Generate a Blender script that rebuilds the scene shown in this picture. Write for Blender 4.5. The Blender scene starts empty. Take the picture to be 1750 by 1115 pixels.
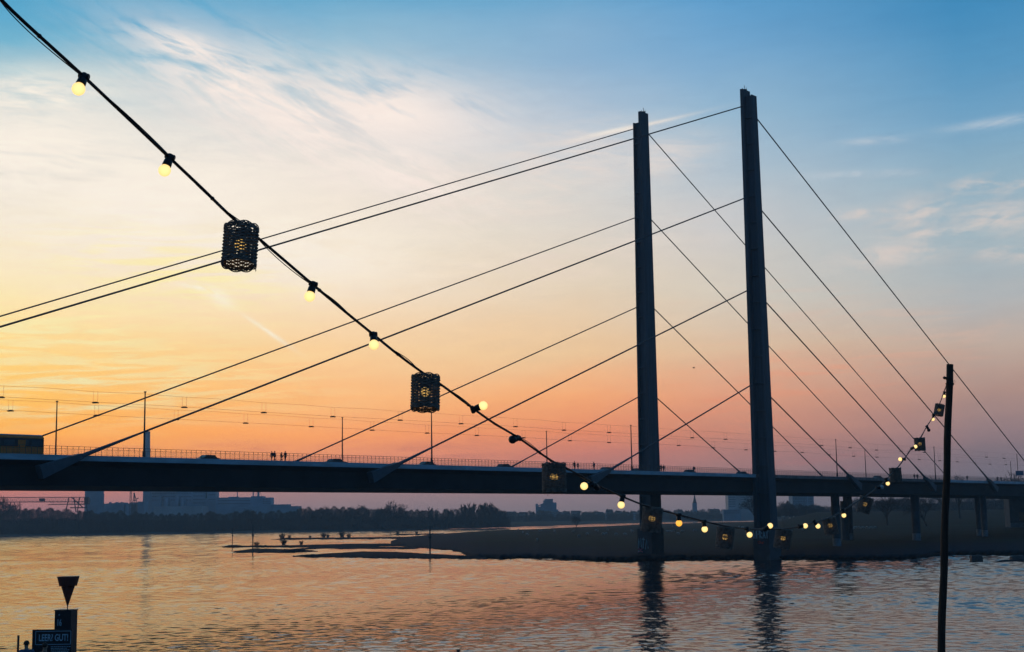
import bpy, bmesh, math, random
import numpy as np
from mathutils import Vector, Matrix
random.seed(7); rng = np.random.default_rng(11)
S = bpy.context.scene
COL = S.collection
R = math.radians

# ------------------------------------------------------------------ camera
CAMZ = 11.3                        # above the river (water is z = 0)
F, PITCH, ROLL = 2420.0, R(7.63), R(0.86)   # focal length in pixels of a 1750 x 1115 frame
W0, H0 = 1750.0, 1115.0
C0 = Vector((0, 0, CAMZ))
_r0 = Vector((1, 0, 0)); _u0 = Vector((0, -math.sin(PITCH), math.cos(PITCH))); FWD = Vector((0, math.cos(PITCH), math.sin(PITCH)))
RT = _r0 * math.cos(ROLL) - _u0 * math.sin(ROLL); UP = _r0 * math.sin(ROLL) + _u0 * math.cos(ROLL)
cam_d = bpy.data.cameras.new('camera'); cam = bpy.data.objects.new('camera', cam_d); COL.objects.link(cam)
cam_d.sensor_width = 36; cam_d.lens = 36 * F / W0; cam_d.clip_start = 0.1; cam_d.clip_end = 20000
m = Matrix((RT, UP, -FWD)).transposed().to_4x4(); m.translation = C0; cam.matrix_world = m
S.camera = cam
S.render.engine = 'CYCLES'
S.cycles.use_denoising = True
S.cycles.max_bounces = 6; S.cycles.volume_bounces = 0; S.cycles.transparent_max_bounces = 8
S.cycles.caustics_reflective = False; S.cycles.caustics_refractive = False
S.view_settings.view_transform = 'Standard'; S.view_settings.look = 'None'
S.view_settings.exposure = 0; S.view_settings.gamma = 1

def ray(x, y):
    v = FWD * F + RT * (x - W0 / 2) - UP * (y - H0 / 2)
    return v / v.dot(Vector((0, 1, 0)))          # scaled so that t = depth along +Y
def at(x, y, Y): return C0 + ray(x, y) * Y
def ground(x, y, h=0.0):
    v = ray(x, y); return C0 + v * ((h - CAMZ) / v.z)
def azel(x, y):
    v = ray(x, y); return math.degrees(math.atan2(v.x, v.y)), math.degrees(math.atan2(v.z, math.hypot(v.x, v.y)))
def hory(x):
    lo, hi = 700., 1000.
    for _ in range(40):
        mid = (lo + hi) / 2
        if ray(x, mid).z > 0: lo = mid
        else: hi = mid
    return lo
def lin(c):
    return tuple(((v / 255) / 12.92 if v / 255 <= .04045 else ((v / 255 + .055) / 1.055) ** 2.4) for v in c[:3]) + (1,)

# ------------------------------------------------------------------ sky
W = bpy.data.worlds.new('World'); S.world = W; W.use_nodes = True
nt = W.node_tree; nt.nodes.clear()
class N:
    def __init__(s, nt): s.nt = nt
    def new(s, t, **k):
        n = s.nt.nodes.new(t)
        for a, b in k.items(): setattr(n, a, b)
        return n
    def put(s, sock, v):
        if isinstance(v, bpy.types.NodeSocket): s.nt.links.new(v, sock)
        else: sock.default_value = v
    def m(s, op, a, b=0.0, c=None, clamp=False):
        n = s.new('ShaderNodeMath', operation=op, use_clamp=clamp)
        s.put(n.inputs[0], a); s.put(n.inputs[1], b)
        if c is not None: s.put(n.inputs[2], c)
        return n.outputs[0]
    def rng(s, v, a, b, c=0.0, d=1.0, smooth=False):
        n = s.new('ShaderNodeMapRange'); n.clamp = True
        if smooth: n.interpolation_type = 'SMOOTHSTEP'
        s.put(n.inputs[0], v)
        for i, q in enumerate((a, b, c, d)): s.put(n.inputs[1 + i], q)
        return n.outputs[0]
    def mix(s, f, a, b, mode='MIX'):
        n = s.new('ShaderNodeMix', data_type='RGBA', blend_type=mode)
        s.put(n.inputs[0], f); s.put(n.inputs[6], a); s.put(n.inputs[7], b)
        return n.outputs[2]
    def xyz(s, x, y, z):
        n = s.new('ShaderNodeCombineXYZ')
        for i, v in enumerate((x, y, z)): s.put(n.inputs[i], v)
        return n.outputs[0]
    def noise(s, vec, scale, detail=4, rough=.55, dist=0.0, lac=2.0):
        n = s.new('ShaderNodeTexNoise'); s.put(n.inputs['Vector'], vec)
        n.inputs['Scale'].default_value = scale; n.inputs['Detail'].default_value = detail
        n.inputs['Roughness'].default_value = rough; n.inputs['Distortion'].default_value = dist
        n.inputs['Lacunarity'].default_value = lac
        return n.outputs['Fac']
g = N(nt)
tc = g.new('ShaderNodeTexCoord'); sep = g.new('ShaderNodeSeparateXYZ'); nt.links.new(tc.outputs['Generated'], sep.inputs[0])
X, Y, Z = sep.outputs
az = g.m('MULTIPLY', g.m('ARCTAN2', X, Y), 57.29578)
el = g.m('MULTIPLY', g.m('ARCSINE', Z), 57.29578)
EL0, EL1 = -3.0, 24.0
# slow waviness of the bands so the colour zones are not ruled lines
wob = g.m('MULTIPLY', g.m('SUBTRACT', g.noise(g.xyz(g.m('MULTIPLY', az, .07), g.m('MULTIPLY', el, .28), 3.1), 1.0, 4, .55), .5), 2.2)
elw = g.m('ADD', el, g.m('MULTIPLY', wob, g.rng(el, 0.5, 4.0)))
fac = g.rng(elw, EL0, EL1)
SKY = {
 20: [(0,(84,165,203)),(60,(104,175,205)),(120,(160,196,208)),(190,(212,217,214)),(300,(232,226,216)),(400,(245,231,207)),(500,(252,231,184)),(570,(254,221,152)),(620,(255,209,124)),(680,(255,194,100)),(740,(253,176,88)),(800,(232,140,92)),(845,(185,120,116)),(880,(140,110,122))],
 580: [(0,(110,171,206)),(90,(156,192,211)),(200,(216,215,215)),(300,(236,226,215)),(400,(243,228,205)),(500,(245,221,190)),(600,(248,207,156)),(680,(251,184,122)),(740,(247,160,104)),(780,(222,142,110)),(840,(150,124,128)),(880,(125,115,125))],
 1000: [(0,(112,167,205)),(100,(142,178,208)),(200,(180,196,211)),(300,(208,209,209)),(400,(219,211,200)),(500,(224,207,184)),(600,(233,196,154)),(680,(241,168,118)),(740,(222,137,104)),(780,(190,122,112)),(850,(128,116,126)),(880,(112,108,120))],
 1220: [(0,(96,158,204)),(100,(128,172,207)),(200,(154,185,207)),(300,(180,194,205)),(400,(203,201,200)),(500,(213,203,188)),(600,(219,188,158)),(680,(221,155,125)),(740,(192,131,116)),(780,(165,120,118)),(850,(116,111,122)),(880,(105,103,117))],
 1660: [(0,(66,138,186)),(100,(88,150,192)),(200,(115,163,196)),(300,(141,174,194)),(400,(160,180,190)),(500,(176,180,182)),(600,(188,168,156)),(680,(170,140,132)),(740,(142,121,126)),(800,(112,106,119)),(850,(98,101,115)),(880,(92,95,110))],
}
HZ_D, HZ_TOP, HZ_Y = .00022, 124.0, 2750.0
LH = (.037, .070, .118)
def through(e_, c):
    # the sky is seen through the air of the valley: what is sent in has to be brighter than what arrives
    e_ = max(e_, .01); path = min(HZ_Y, (HZ_TOP - CAMZ) / math.tan(R(e_))) / math.cos(R(e_)); T = math.exp(-HZ_D * path)
    return tuple(max(.002, (v - l * (1 - T)) / T) * .5 for v, l in zip(lin(c), LH)) + (1,)
cur = None; prev = None
for x in sorted(SKY):
    cr = g.new('ShaderNodeValToRGB'); nt.links.new(fac, cr.inputs[0])
    st = sorted(((azel(x, y)[1] - EL0) / (EL1 - EL0), through(azel(x, y)[1], c)) for y, c in SKY[x])
    e = cr.color_ramp; e.interpolation = 'LINEAR'
    while len(e.elements) < len(st): e.elements.new(.5)
    for i, (p, c) in enumerate(st): e.elements[i].position = p; e.elements[i].color = c
    a = azel(x, 500)[0]
    cur = cr.outputs[0] if cur is None else g.mix(g.rng(az, prev, a, smooth=False), cur, cr.outputs[0])
    prev = a
cur = g.mix(1.0, cur, (2, 2, 2, 1), 'MULTIPLY')
# --- clouds, all in directions of the sky (azimuth, elevation)
def blob(x, y, wx, wy, rot=0.0):
    a0, e0 = azel(x, y); k = 1750 / 40.0
    ra, re = wx / k, wy / k
    dx = g.m('SUBTRACT', az, a0); dy = g.m('SUBTRACT', el, e0); c, s_ = math.cos(R(rot)), math.sin(R(rot))
    u = g.m('DIVIDE', g.m('ADD', g.m('MULTIPLY', dx, c), g.m('MULTIPLY', dy, s_)), ra)
    v = g.m('DIVIDE', g.m('ADD', g.m('MULTIPLY', dx, -s_), g.m('MULTIPLY', dy, c)), re)
    d = g.m('ADD', g.m('MULTIPLY', u, u), g.m('MULTIPLY', v, v))
    return g.m('POWER', 2.718, g.m('MULTIPLY', d, -1.0)), u, v
def streak(rot, sx, sy, seed, scale=1.0, detail=6, rough=.6, dist=.4):
    c, s_ = math.cos(R(rot)), math.sin(R(rot))
    u = g.m('ADD', g.m('MULTIPLY', az, c), g.m('MULTIPLY', el, s_)); v = g.m('ADD', g.m('MULTIPLY', az, -s_), g.m('MULTIPLY', el, c))
    return g.noise(g.xyz(g.m('MULTIPLY', u, sx), g.m('MULTIPLY', v, sy), seed), scale, detail, rough, dist)
nA = streak(-22, .16, .62, 1.7, 1, 8, .62, .9)
nB = streak(4, .10, .75, 5.3, 1, 8, .6, .5)
nC = streak(2, .26, 2.9, 9.1, 1, 7, .58, .7)
nD = streak(8, .5, 1.4, 14.2, 1, 7, .62, 1.0)
def layer(cur, masks, noise, lo, hi, strength, col):
    mk = None
    for b in masks:
        b = blob(*b)[0]; mk = b if mk is None else g.m('MAXIMUM', mk, b)
    f = g.m('MULTIPLY', g.m('MULTIPLY', g.rng(noise, lo, hi, smooth=True), mk), strength)
    return g.mix(g.m('MINIMUM', f, 1.0), cur, tuple(v * 1.12 for v in lin(col)[:3]) + (1,))
nF = streak(-24, .55, 2.6, 31.0, 1, 6, .6, .7)
nG = streak(-6, .40, 2.2, 37.0, 1, 6, .62, .8)
nAF = g.m('ADD', g.m('MULTIPLY', nA, .68), g.m('MULTIPLY', nF, .32))
nBG = g.m('ADD', g.m('MULTIPLY', nB, .62), g.m('MULTIPLY', nG, .38))
cur = layer(cur, [(60,270,230,110,0),(250,340,270,120,0),(60,165,150,45,5),(470,420,260,80,-6)], nBG, .31, .56, .94, (250,239,224))
cur = layer(cur, [(400,150,190,70,-20),(520,200,230,85,-22),(330,85,120,32,-12),(650,190,200,70,-8),(700,300,150,55,-25)], nAF, .35, .56, .97, (247,232,222))
cur = layer(cur, [(980,270,150,60,10),(1000,430,190,45,10),(1130,270,90,34,10),(860,330,160,50,6)], nBG, .38, .64, .62, (240,220,206))
cur = layer(cur, [(120,650,330,60,0),(60,570,260,60,0),(300,470,180,60,-10),(90,700,180,22,0)], nC, .42, .60, .95, (255,238,176))
cur = layer(cur, [(900,735,330,38,2),(1150,700,250,50,0),(1400,640,220,50,0)], nC, .46, .68, .42, (248,152,110))
cur = layer(cur, [(1550,560,260,45,0),(1300,520,200,40,0)], nC, .48, .7, .4, (222,188,168))
cur = layer(cur, [(500,780,520,22,0),(1100,785,420,22,0),(60,835,130,9,0)], nC, .5, .7, .45, (205,112,104))
cur = layer(cur, [(1565,368,62,28,10),(1700,372,80,30,0),(1540,432,105,20,5),(1690,318,75,17,0),(1735,432,60,15,0),(1600,398,90,10,0),(1480,365,50,10,0)], g.m('ADD', g.m('MULTIPLY', nD, .6), g.m('MULTIPLY', nG, .4)), .37, .62, .68, (230,210,198))
cur = layer(cur, [(1700,210,75,8,3),(1480,298,90,7,-2),(1500,240,60,6,0)], nD, .3, .6, .55, (198,205,212))
cur = layer(cur, [(376,508,26,12,-34),(338,492,30,5,-8),(458,567,46,4,-34)], nF, .26, .52, .7, (255,247,226))
b, u, v = blob(1085, 218, 95, 3.2, 10); cur = g.mix(g.m('MULTIPLY', b, .75), cur, lin((250,236,222)))
b, u, v = blob(1045, 224, 48, 3.6, 10); cur = g.mix(g.m('MULTIPLY', b, .6), cur, lin((255,244,230)))
# fine mottling over everything
fine = streak(3, .45, 2.4, 20.0, 1, 7, .62, .8)
cur = g.mix(1.0, cur, g.mix(fine, (.93,.93,.945,1), (1.06,1.06,1.045,1)), 'MULTIPLY')
# above the frame: deeper blue towards the zenith; away from the sunset: dark blue dusk
cur = g.mix(g.rng(el, 21, 50, smooth=True), cur, lin((58,104,150)))
# sunset glow just left of the frame continues round to azimuth -60
away = g.m('MAXIMUM', g.rng(az, 24, 75, smooth=True), g.rng(az, -55, -105, smooth=True))
dusk = g.mix(g.rng(el, 0, 35), lin((48,84,116)), lin((44,85,124)))
cur = g.mix(away, cur, dusk)
bg = g.new('ShaderNodeBackground'); nt.links.new(cur, bg.inputs[0]); bg.inputs[1].default_value = 1.0
wo = g.new('ShaderNodeOutputWorld'); nt.links.new(bg.outputs[0], wo.inputs[0])
W.cycles.sampling_method = 'MANUAL'; W.cycles.sample_map_resolution = 1024

# low, nearly set sun off to the left behind thin cloud
sd = bpy.data.lights.new('sun', 'SUN'); sd.energy = 0.25; sd.angle = R(12); sd.color = (1, .62, .34)
so = bpy.data.objects.new('sun', sd); COL.objects.link(so)
SUN_AZ, SUN_EL = R(-27), R(3.0)
sv = Vector((math.sin(SUN_AZ) * math.cos(SUN_EL), math.cos(SUN_AZ) * math.cos(SUN_EL), math.sin(SUN_EL)))
so.rotation_euler = sv.to_track_quat('Z', 'Y').to_euler()

# ------------------------------------------------------------------ materials
MATS = {}
def mat(name, col, rough=.7, var=.25, scale=3.0, metal=0.0, spec=.4, bump=0.0, stretch=(1,1,1), emit=None, estr=1.0):
    if name in MATS: return MATS[name]
    M = bpy.data.materials.new(name); M.use_nodes = True; k = N(M.node_tree)
    p = M.node_tree.nodes['Principled BSDF']
    tcn = k.new('ShaderNodeTexCoord'); mp = k.new('ShaderNodeMapping'); M.node_tree.links.new(tcn.outputs['Object'], mp.inputs[0])
    mp.inputs['Scale'].default_value = stretch
    n = k.noise(mp.outputs[0], scale, 6, .6, .2)
    c = tuple(col[:3]) + (1,)
    a = tuple(v * (1 - var) for v in c[:3]) + (1,); b_ = tuple(min(1, v * (1 + var)) for v in c[:3]) + (1,)
    k.put(p.inputs['Base Color'], k.mix(k.rng(n, .3, .7), a, b_))
    p.inputs['Roughness'].default_value = rough; p.inputs['Metallic'].default_value = metal
    p.inputs['Specular IOR Level'].default_value = spec
    if bump:
        bn = k.new('ShaderNodeBump'); bn.inputs['Strength'].default_value = bump; bn.inputs['Distance'].default_value = .05
        k.put(bn.inputs['Height'], n); k.put(p.inputs['Normal'], bn.outputs[0])
    if emit:
        k.put(p.inputs['Emission Color'], tuple(emit) + (1,)); p.inputs['Emission Strength'].default_value = estr
    MATS[name] = M; return M
steel = mat('pylon_paint', (.055,.088,.115), .65, .4, 1.2, stretch=(1,1,.06), bump=.1)
fascia_m = mat('fascia_paint', (.42,.60,.70), .45, .25, .25, stretch=(1,1,4))
fascia2_m = mat('fascia_weathered', (.26,.22,.22), .7, .45, .9)
girder_m = mat('girder_paint', (.026,.034,.042), .75, .3, .2, spec=.2)
rope_m = mat('stay_paint', (.06,.065,.075), .6, .2, 1)
anchor_m = mat('anchor_paint', (.085,.12,.15), .6, .2, 1)
rail_m = mat('rail_metal', (.09,.085,.09), .6, .2, 4)
asphalt = mat('asphalt', (.05,.05,.052), .9, .2, 2)
conc = mat('pier_concrete', (.065,.085,.10), .85, .3, .5, bump=.3)
concl = mat('pale_concrete', (.20,.25,.29), .85, .45, .8)
blackp = mat('black_plastic', (.018,.018,.020), .45, .3, 60)
cablem = mat('rubber_cable', (.015,.014,.015), .6, .3, 30)
wick = mat('wicker', (.24,.20,.175), .75, .5, 40, bump=.3)
wirem = mat('wire', (.03,.03,.035), .5, .2, 4)
woodp = mat('dark_wood_pole', (.06,.035,.025), .8, .4, 4, stretch=(6,6,.6), bump=.5)
treem = mat('bare_twigs', (.045,.040,.036), .9, .35, .5)
trunkm = mat('bark', (.05,.043,.038), .95, .3, 2)
bank_m = mat('bank_soil', (.06,.065,.058), .95, .4, .02)
rock_m = mat('wet_rock', (.06,.06,.06), .6, .5, .6, bump=.6)
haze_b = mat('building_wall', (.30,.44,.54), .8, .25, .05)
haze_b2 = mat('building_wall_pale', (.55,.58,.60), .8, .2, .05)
roofm = mat('roof_tiles', (.11,.08,.08), .8, .3, .1)
winm = mat('window_glass', (.05,.07,.09), .2, .2, .5, spec=.6)
craneM = mat('crane_steel', (.05,.07,.09), .6, .2, .5)
skinm = mat('skin', (.35,.22,.16), .6, .1, 10)
hairm = mat('hair', (.03,.022,.018), .7, .3, 40)
cl_dark = mat('dark_cloth', (.03,.032,.04), .9, .3, 8)
cl_blue = mat('blue_cloth', (.07,.13,.22), .9, .3, 8)
cl_grey = mat('grey_cloth', (.10,.10,.11), .9, .3, 8)
cl_jean = mat('denim', (.04,.055,.09), .9, .3, 8)
woolm = mat('wool', (.42,.40,.36), .95, .2, 8)
bulb_on = mat('lit_bulb', (.9,.8,.5), .4, .05, 5, emit=(1.0,.66,.20), estr=1.0)
bulb_on2 = mat('lit_bulb_amber', (.9,.7,.4), .4, .05, 5, emit=(1.0,.50,.05), estr=1.0)
bulb_in = mat('lit_bulb_dim', (.9,.7,.4), .4, .05, 5, emit=(1.0,.58,.14), estr=1.1)
bulb_off = mat('unlit_bulb', (.45,.48,.5), .25, .05, 5)
bulb_dark = mat('unlit_dark_bulb', (.03,.03,.035), .25, .05, 5)
for M_ in (bulb_on, bulb_on2):          # a frosted globe is brightest where one looks straight at the filament
    k = N(M_.node_tree); p = M_.node_tree.nodes['Principled BSDF']
    lw = k.new('ShaderNodeLayerWeight'); lw.inputs[0].default_value = .35
    base = (1.45, .98, .38, 1) if M_ is bulb_on else (1.3, .60, .05, 1)
    edge = (1.0, .64, .13, 1) if M_ is bulb_on else (.95, .36, .01, 1)
    k.put(p.inputs['Emission Color'], k.mix(lw.outputs['Facing'], base, edge))

# ------------------------------------------------------------------ mesh helpers
def obj_from(me, name, m_, parent=None):
    o = bpy.data.objects.new(name, me); COL.objects.link(o)
    if m_ is not None and not me.materials: me.materials.append(m_)
    if parent is not None: o.parent = parent
    return o
class MB:
    def __init__(s): s.v = []; s.f = []
    def add(s, vs, fs):
        b = len(s.v); s.v += [tuple(v) for v in vs]; s.f += [tuple(i + b for i in f) for f in fs]; return s
    def hexa(s, P):   # 8 corners: bottom 4 ccw, top 4 ccw
        return s.add(P, [(3,2,1,0),(4,5,6,7),(0,1,5,4),(1,2,6,5),(2,3,7,6),(3,0,4,7)])
    def box(s, c, d, rz=0.0):
        c_, s_ = math.cos(rz), math.sin(rz); P = []
        for z in (-.5, .5):
            for x, y in ((-.5,-.5),(.5,-.5),(.5,.5),(-.5,.5)):
                X_, Y_ = x * d[0], y * d[1]
                P.append((c[0] + X_ * c_ - Y_ * s_, c[1] + X_ * s_ + Y_ * c_, c[2] + z * d[2]))
        return s.hexa(P)
    def tube(s, pts, rad, n=8, caps=True, closed=False):
        pts = [Vector(p) for p in pts]; k = len(pts)
        rr = rad if isinstance(rad, (list, tuple)) else [rad] * k
        b = len(s.v); up = None
        for i, p in enumerate(pts):
            a = pts[(i - 1) % k] if (closed or i > 0) else p; c = pts[(i + 1) % k] if (closed or i < k - 1) else p
            t = (c - a).normalized() if (c - a).length > 1e-9 else Vector((0,0,1))
            if up is None: up = Vector((0,0,1)) if abs(t.z) < .9 else Vector((1,0,0))
            x = t.cross(up)
            if x.length < 1e-6: x = t.orthogonal()
            x.normalize(); y = x.cross(t).normalized(); up = y
            for j in range(n):
                q = 2 * math.pi * j / n; s.v.append(tuple(p + (x * math.cos(q) + y * math.sin(q)) * rr[i]))
        for i in range(k if closed else k - 1):
            i2 = (i + 1) % k
            for j in range(n):
                j2 = (j + 1) % n; s.f.append((b + i * n + j, b + i * n + j2, b + i2 * n + j2, b + i2 * n + j))
        if caps and not closed:
            s.f.append(tuple(b + j for j in reversed(range(n)))); s.f.append(tuple(b + (k - 1) * n + j for j in range(n)))
        return s
    def lathe(s, prof, n=16, M=None):   # (r, z) profile round z
        b = len(s.v)
        for r, z in prof:
            for j in range(n):
                q = 2 * math.pi * j / n; v = Vector((r * math.cos(q), r * math.sin(q), z)); s.v.append(tuple(M @ v if M else v))
        for i in range(len(prof) - 1):
            for j in range(n):
                j2 = (j + 1) % n; s.f.append((b + i * n + j, b + i * n + j2, b + (i + 1) * n + j2, b + (i + 1) * n + j))
        return s
    def mesh(s, name, smooth=False, off=None):
        me = bpy.data.meshes.new(name)
        v = s.v if off is None else [(a[0] - off[0], a[1] - off[1], a[2] - off[2]) for a in s.v]
        me.from_pydata(v, [], s.f); me.update()
        if smooth: me.polygons.foreach_set('use_smooth', [True] * len(me.polygons))
        return me
    def build(s, name, m_, parent=None, smooth=False, loc=None):
        """world coordinates; the mesh is stored relative to its parent (or to loc)"""
        off = Vector((0,0,0))
        if parent is not None:
            q = parent
            while q is not None: off += q.location; q = q.parent
        elif loc is not None: off = Vector(loc)
        o = obj_from(s.mesh(name, smooth, off), name, m_, parent)
        if parent is None and loc is not None: o.location = loc
        return o
def tag(o, label=None, cat=None, group=None, kind=None):
    if label: o['label'] = label
    if cat: o['category'] = cat
    if group: o['group'] = group
    if kind: o['kind'] = kind
    return o
def thing(name, label, cat, loc, group=None, rz=0.0):
    o = bpy.data.objects.new(name, None); COL.objects.link(o); o.location = loc; o.rotation_euler = (0,0,rz)
    o.empty_display_size = .1
    return tag(o, label, cat, group)
def kids(o): return [c for c in bpy.data.objects if c.parent is o]
KID = {}
def dup(src, loc=None, rz=None, label=None, group=None, scale=None, parent=None):
    if src not in KID: KID[src] = kids(src)
    c = src.copy(); COL.objects.link(c)
    if parent is not None: c.parent = parent
    if loc is not None: c.location = loc
    if rz is not None: c.rotation_euler = (0,0,rz)
    if scale is not None: c.scale = scale if hasattr(scale, '__len__') else (scale,) * 3
    if label: c['label'] = label
    if group: c['group'] = group
    for ch in KID[src]: dup(ch, parent=c)
    return c

ORD = ['first','second','third','fourth','fifth','sixth','seventh','eighth','ninth','tenth','eleventh','twelfth','thirteenth','fourteenth','fifteenth','sixteenth','seventeenth','eighteenth','nineteenth','twentieth'] + ['%dth' % i if i % 10 not in (1,2,3) else '%d%s' % (i, ('st','nd','rd')[i % 10 - 1]) for i in range(21, 60)]
# ------------------------------------------------------------------ river
def water_material():
    M = bpy.data.materials.new('river_water'); M.use_nodes = True; k = N(M.node_tree); p = M.node_tree.nodes['Principled BSDF']
    p.inputs['Base Color'].default_value = (.012,.022,.028,1); p.inputs['Roughness'].default_value = .06
    p.inputs['IOR'].default_value = 2.2; p.inputs['Specular IOR Level'].default_value = .5
    tcn = k.new('ShaderNodeTexCoord'); s_ = k.new('ShaderNodeSeparateXYZ'); M.node_tree.links.new(tcn.outputs['Object'], s_.inputs[0])
    x, y = s_.outputs[0], s_.outputs[1]
    def nz(sx, sy, seed, d=3, r=.55, ds=.3): return k.noise(k.xyz(k.m('MULTIPLY', x, sx), k.m('MULTIPLY', y, sy), seed), 1.0, d, r, ds)
    far_ = k.rng(y, 430, 1000, 0, 1.0); side = k.rng(k.m('SUBTRACT', x, k.m('MULTIPLY', y, .16)), -60, 45, .75, 1.3, smooth=True)
    h2 = nz(.50, .36, 7.0, 2, .5, .7); h3 = nz(1.9, 1.5, 12.0, 3, .55, .5)
    h = k.m('ADD', k.m('MULTIPLY', k.m('MULTIPLY', h2, .17), far_), k.m('MULTIPLY', k.m('MULTIPLY', h3, .022), side))
    b = k.new('ShaderNodeBump'); b.inputs['Strength'].default_value = 1.0; b.inputs['Distance'].default_value = 1.0
    k.put(b.inputs['Height'], h)
    gl = k.new('ShaderNodeBsdfGlossy'); gl.inputs['Roughness'].default_value = .09; k.put(gl.inputs['Normal'], b.outputs[0])
    df = k.new('ShaderNodeBsdfDiffuse'); df.inputs['Color'].default_value = (.012,.022,.028,1)
    fr = k.new('ShaderNodeFresnel'); fr.inputs['IOR'].default_value = 1.9
    mx = k.new('ShaderNodeMixShader'); k.put(mx.inputs[0], fr.outputs[0])
    M.node_tree.links.new(df.outputs[0], mx.inputs[1]); M.node_tree.links.new(gl.outputs[0], mx.inputs[2])
    M.node_tree.links.new(mx.outputs[0], M.node_tree.nodes['Material Output'].inputs['Surface']); M.node_tree.nodes.remove(p)
    return M
wm = water_material()
def waves(X, Y, lo, hi, n, seed, slope):
    rg = np.random.default_rng(seed); H = np.zeros_like(X)
    lam = np.exp(rg.uniform(math.log(lo), math.log(hi), n)); th = rg.normal(R(70), R(48), n); ph = rg.uniform(0, 6.283, n)
    for l, t, p in zip(lam, th, ph):
        k_ = 6.2832 / l; u = np.cos(t) * X + np.sin(t) * Y; v = -np.sin(t) * X + np.cos(t) * Y
        # crests of limited length that wander
        H += (slope * math.sqrt(2. / n) / k_) * np.sin(k_ * u + p + 1.3 * np.sin(v * k_ * .21 + p * 3) + .8 * np.sin(u * .045 + p)) * (1 + .6 * np.sin(v * k_ * .13 + p * 5))
    return H.astype(np.float32)
def wave_patch(x0, x1, y0, y1, c, lo, hi, n, seed, slope, edge):
    xs_ = np.linspace(x0, x1, int((x1 - x0) / c) + 1, dtype=np.float32); ys_ = np.linspace(y0, y1, int((y1 - y0) / c) + 1, dtype=np.float32)
    X, Y = np.meshgrid(xs_, ys_); H = waves(X, Y, lo, hi, n, seed, slope)
    calm = waves(X, Y, 45, 160, 14, seed + 50, 1.0); calm = calm / calm.std()
    side = np.clip((X - .16 * Y + 60) / 105., 0, 1); side = side * side * (3 - 2 * side)
    H *= (.82 + .18 * np.clip(calm, -1.6, 1.6)) * (.8 + .68 * side)
    e = np.minimum(np.minimum(X - x0, x1 - X), np.minimum(Y - y0, y1 - Y)) / edge
    return X, Y, H * np.clip(e, 0, 1)
def river_mesh():
    V, Q, base = [], [], 0
    for a in ((-92, 104, 53, 200, .27, .80, 4.0, 64, 3, .074, 1.), (-210, 240, 200, 430, .56, 1.6, 5.5, 56, 4, .066, 1.5), (-620, 620, 430, 1260, 2.0, 6., 18., 40, 5, .060, 6.)):
        X, Y, H = wave_patch(*a); r_, c_ = X.shape; idx = np.arange(r_ * c_, dtype=np.int32).reshape(r_, c_) + base
        V.append(np.stack([X, Y, H], -1).reshape(-1, 3)); Q.append(np.stack([idx[:-1, :-1], idx[:-1, 1:], idx[1:, 1:], idx[1:, :-1]], -1).reshape(-1, 4)); base += r_ * c_
    for x0, x1, y0, y1 in ((-1850,1850,-60,53),(-1850,-92,53,200),(104,1850,53,200),(-1850,-210,200,430),(240,1850,200,430),(-1850,-620,430,1260),(620,1850,430,1260),(-1850,1850,1260,2700)):
        V.append(np.array([(x0,y0,0),(x1,y0,0),(x1,y1,0),(x0,y1,0)], dtype=np.float32)); Q.append(np.array([[base, base + 1, base + 2, base + 3]], dtype=np.int32)); base += 4
    V = np.concatenate(V).astype(np.float32); Q = np.concatenate(Q).astype(np.int32); me = bpy.data.meshes.new('river'); n = len(Q)
    me.vertices.add(len(V)); me.vertices.foreach_set('co', V.ravel()); me.loops.add(n * 4); me.loops.foreach_set('vertex_index', Q.ravel()); me.polygons.add(n)
    me.polygons.foreach_set('loop_start', np.arange(0, n * 4, 4, dtype=np.int32)); me.polygons.foreach_set('loop_total', np.full(n, 4, dtype=np.int32)); me.polygons.foreach_set('use_smooth', [True] * n); me.update()
    return me
tag(obj_from(river_mesh(), 'river', wm), kind='structure')
bedm = mat('river_bed', (.05,.05,.045), .95, .3, .1)
b_ = MB(); b_.add([(-1850,-60,-3.5),(1850,-60,-3.5),(1850,2700,-3.5),(-1850,2700,-3.5)], [(0,1,2,3)])
tag(b_.build('ground', bedm), kind='structure')

# ------------------------------------------------------------------ land
def interp(tab, x):
    return float(np.interp(x, [t[0] for t in tab], [t[1] for t in tab]))
def land_material(name, grass, soil, mixz):
    M = bpy.data.materials.new(name); M.use_nodes = True; k = N(M.node_tree); p = M.node_tree.nodes['Principled BSDF']
    ge = k.new('ShaderNodeNewGeometry'); s_ = k.new('ShaderNodeSeparateXYZ'); M.node_tree.links.new(ge.outputs['Position'], s_.inputs[0])
    n1 = k.noise(ge.outputs['Position'], .03, 6, .6); n2 = k.noise(ge.outputs['Position'], .6, 6, .65); n3 = k.noise(ge.outputs['Position'], .004, 3, .5)
    gr = k.mix(k.rng(n1, .35, .65), tuple(v * .5 for v in grass) + (1,), tuple(v * 1.6 for v in grass) + (1,))
    gr = k.mix(k.rng(n3, .45, .6), gr, (grass[0] * 1.3, grass[1] * .95, grass[2] * .9, 1))
    so_ = k.mix(k.rng(n2, .35, .65), tuple(v * .55 for v in soil) + (1,), tuple(v * 1.5 for v in soil) + (1,))
    z = k.m('ADD', s_.outputs[2], k.m('MULTIPLY', k.m('SUBTRACT', n1, .5), 1.6))
    k.put(p.inputs['Base Color'], k.mix(k.rng(z, mixz - .35, mixz + .35), so_, gr)); p.inputs['Roughness'].default_value = .95
    p.inputs['Specular IOR Level'].default_value = .04
    b = k.new('ShaderNodeBump'); b.inputs['Strength'].default_value = .6; b.inputs['Distance'].default_value = .25; k.put(b.inputs['Height'], n2); k.put(p.inputs['Normal'], b.outputs[0])
    return M
meadow_m = land_material('meadow_and_gravel', (.005,.019,.012), (.009,.018,.027), 1.9)
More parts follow.
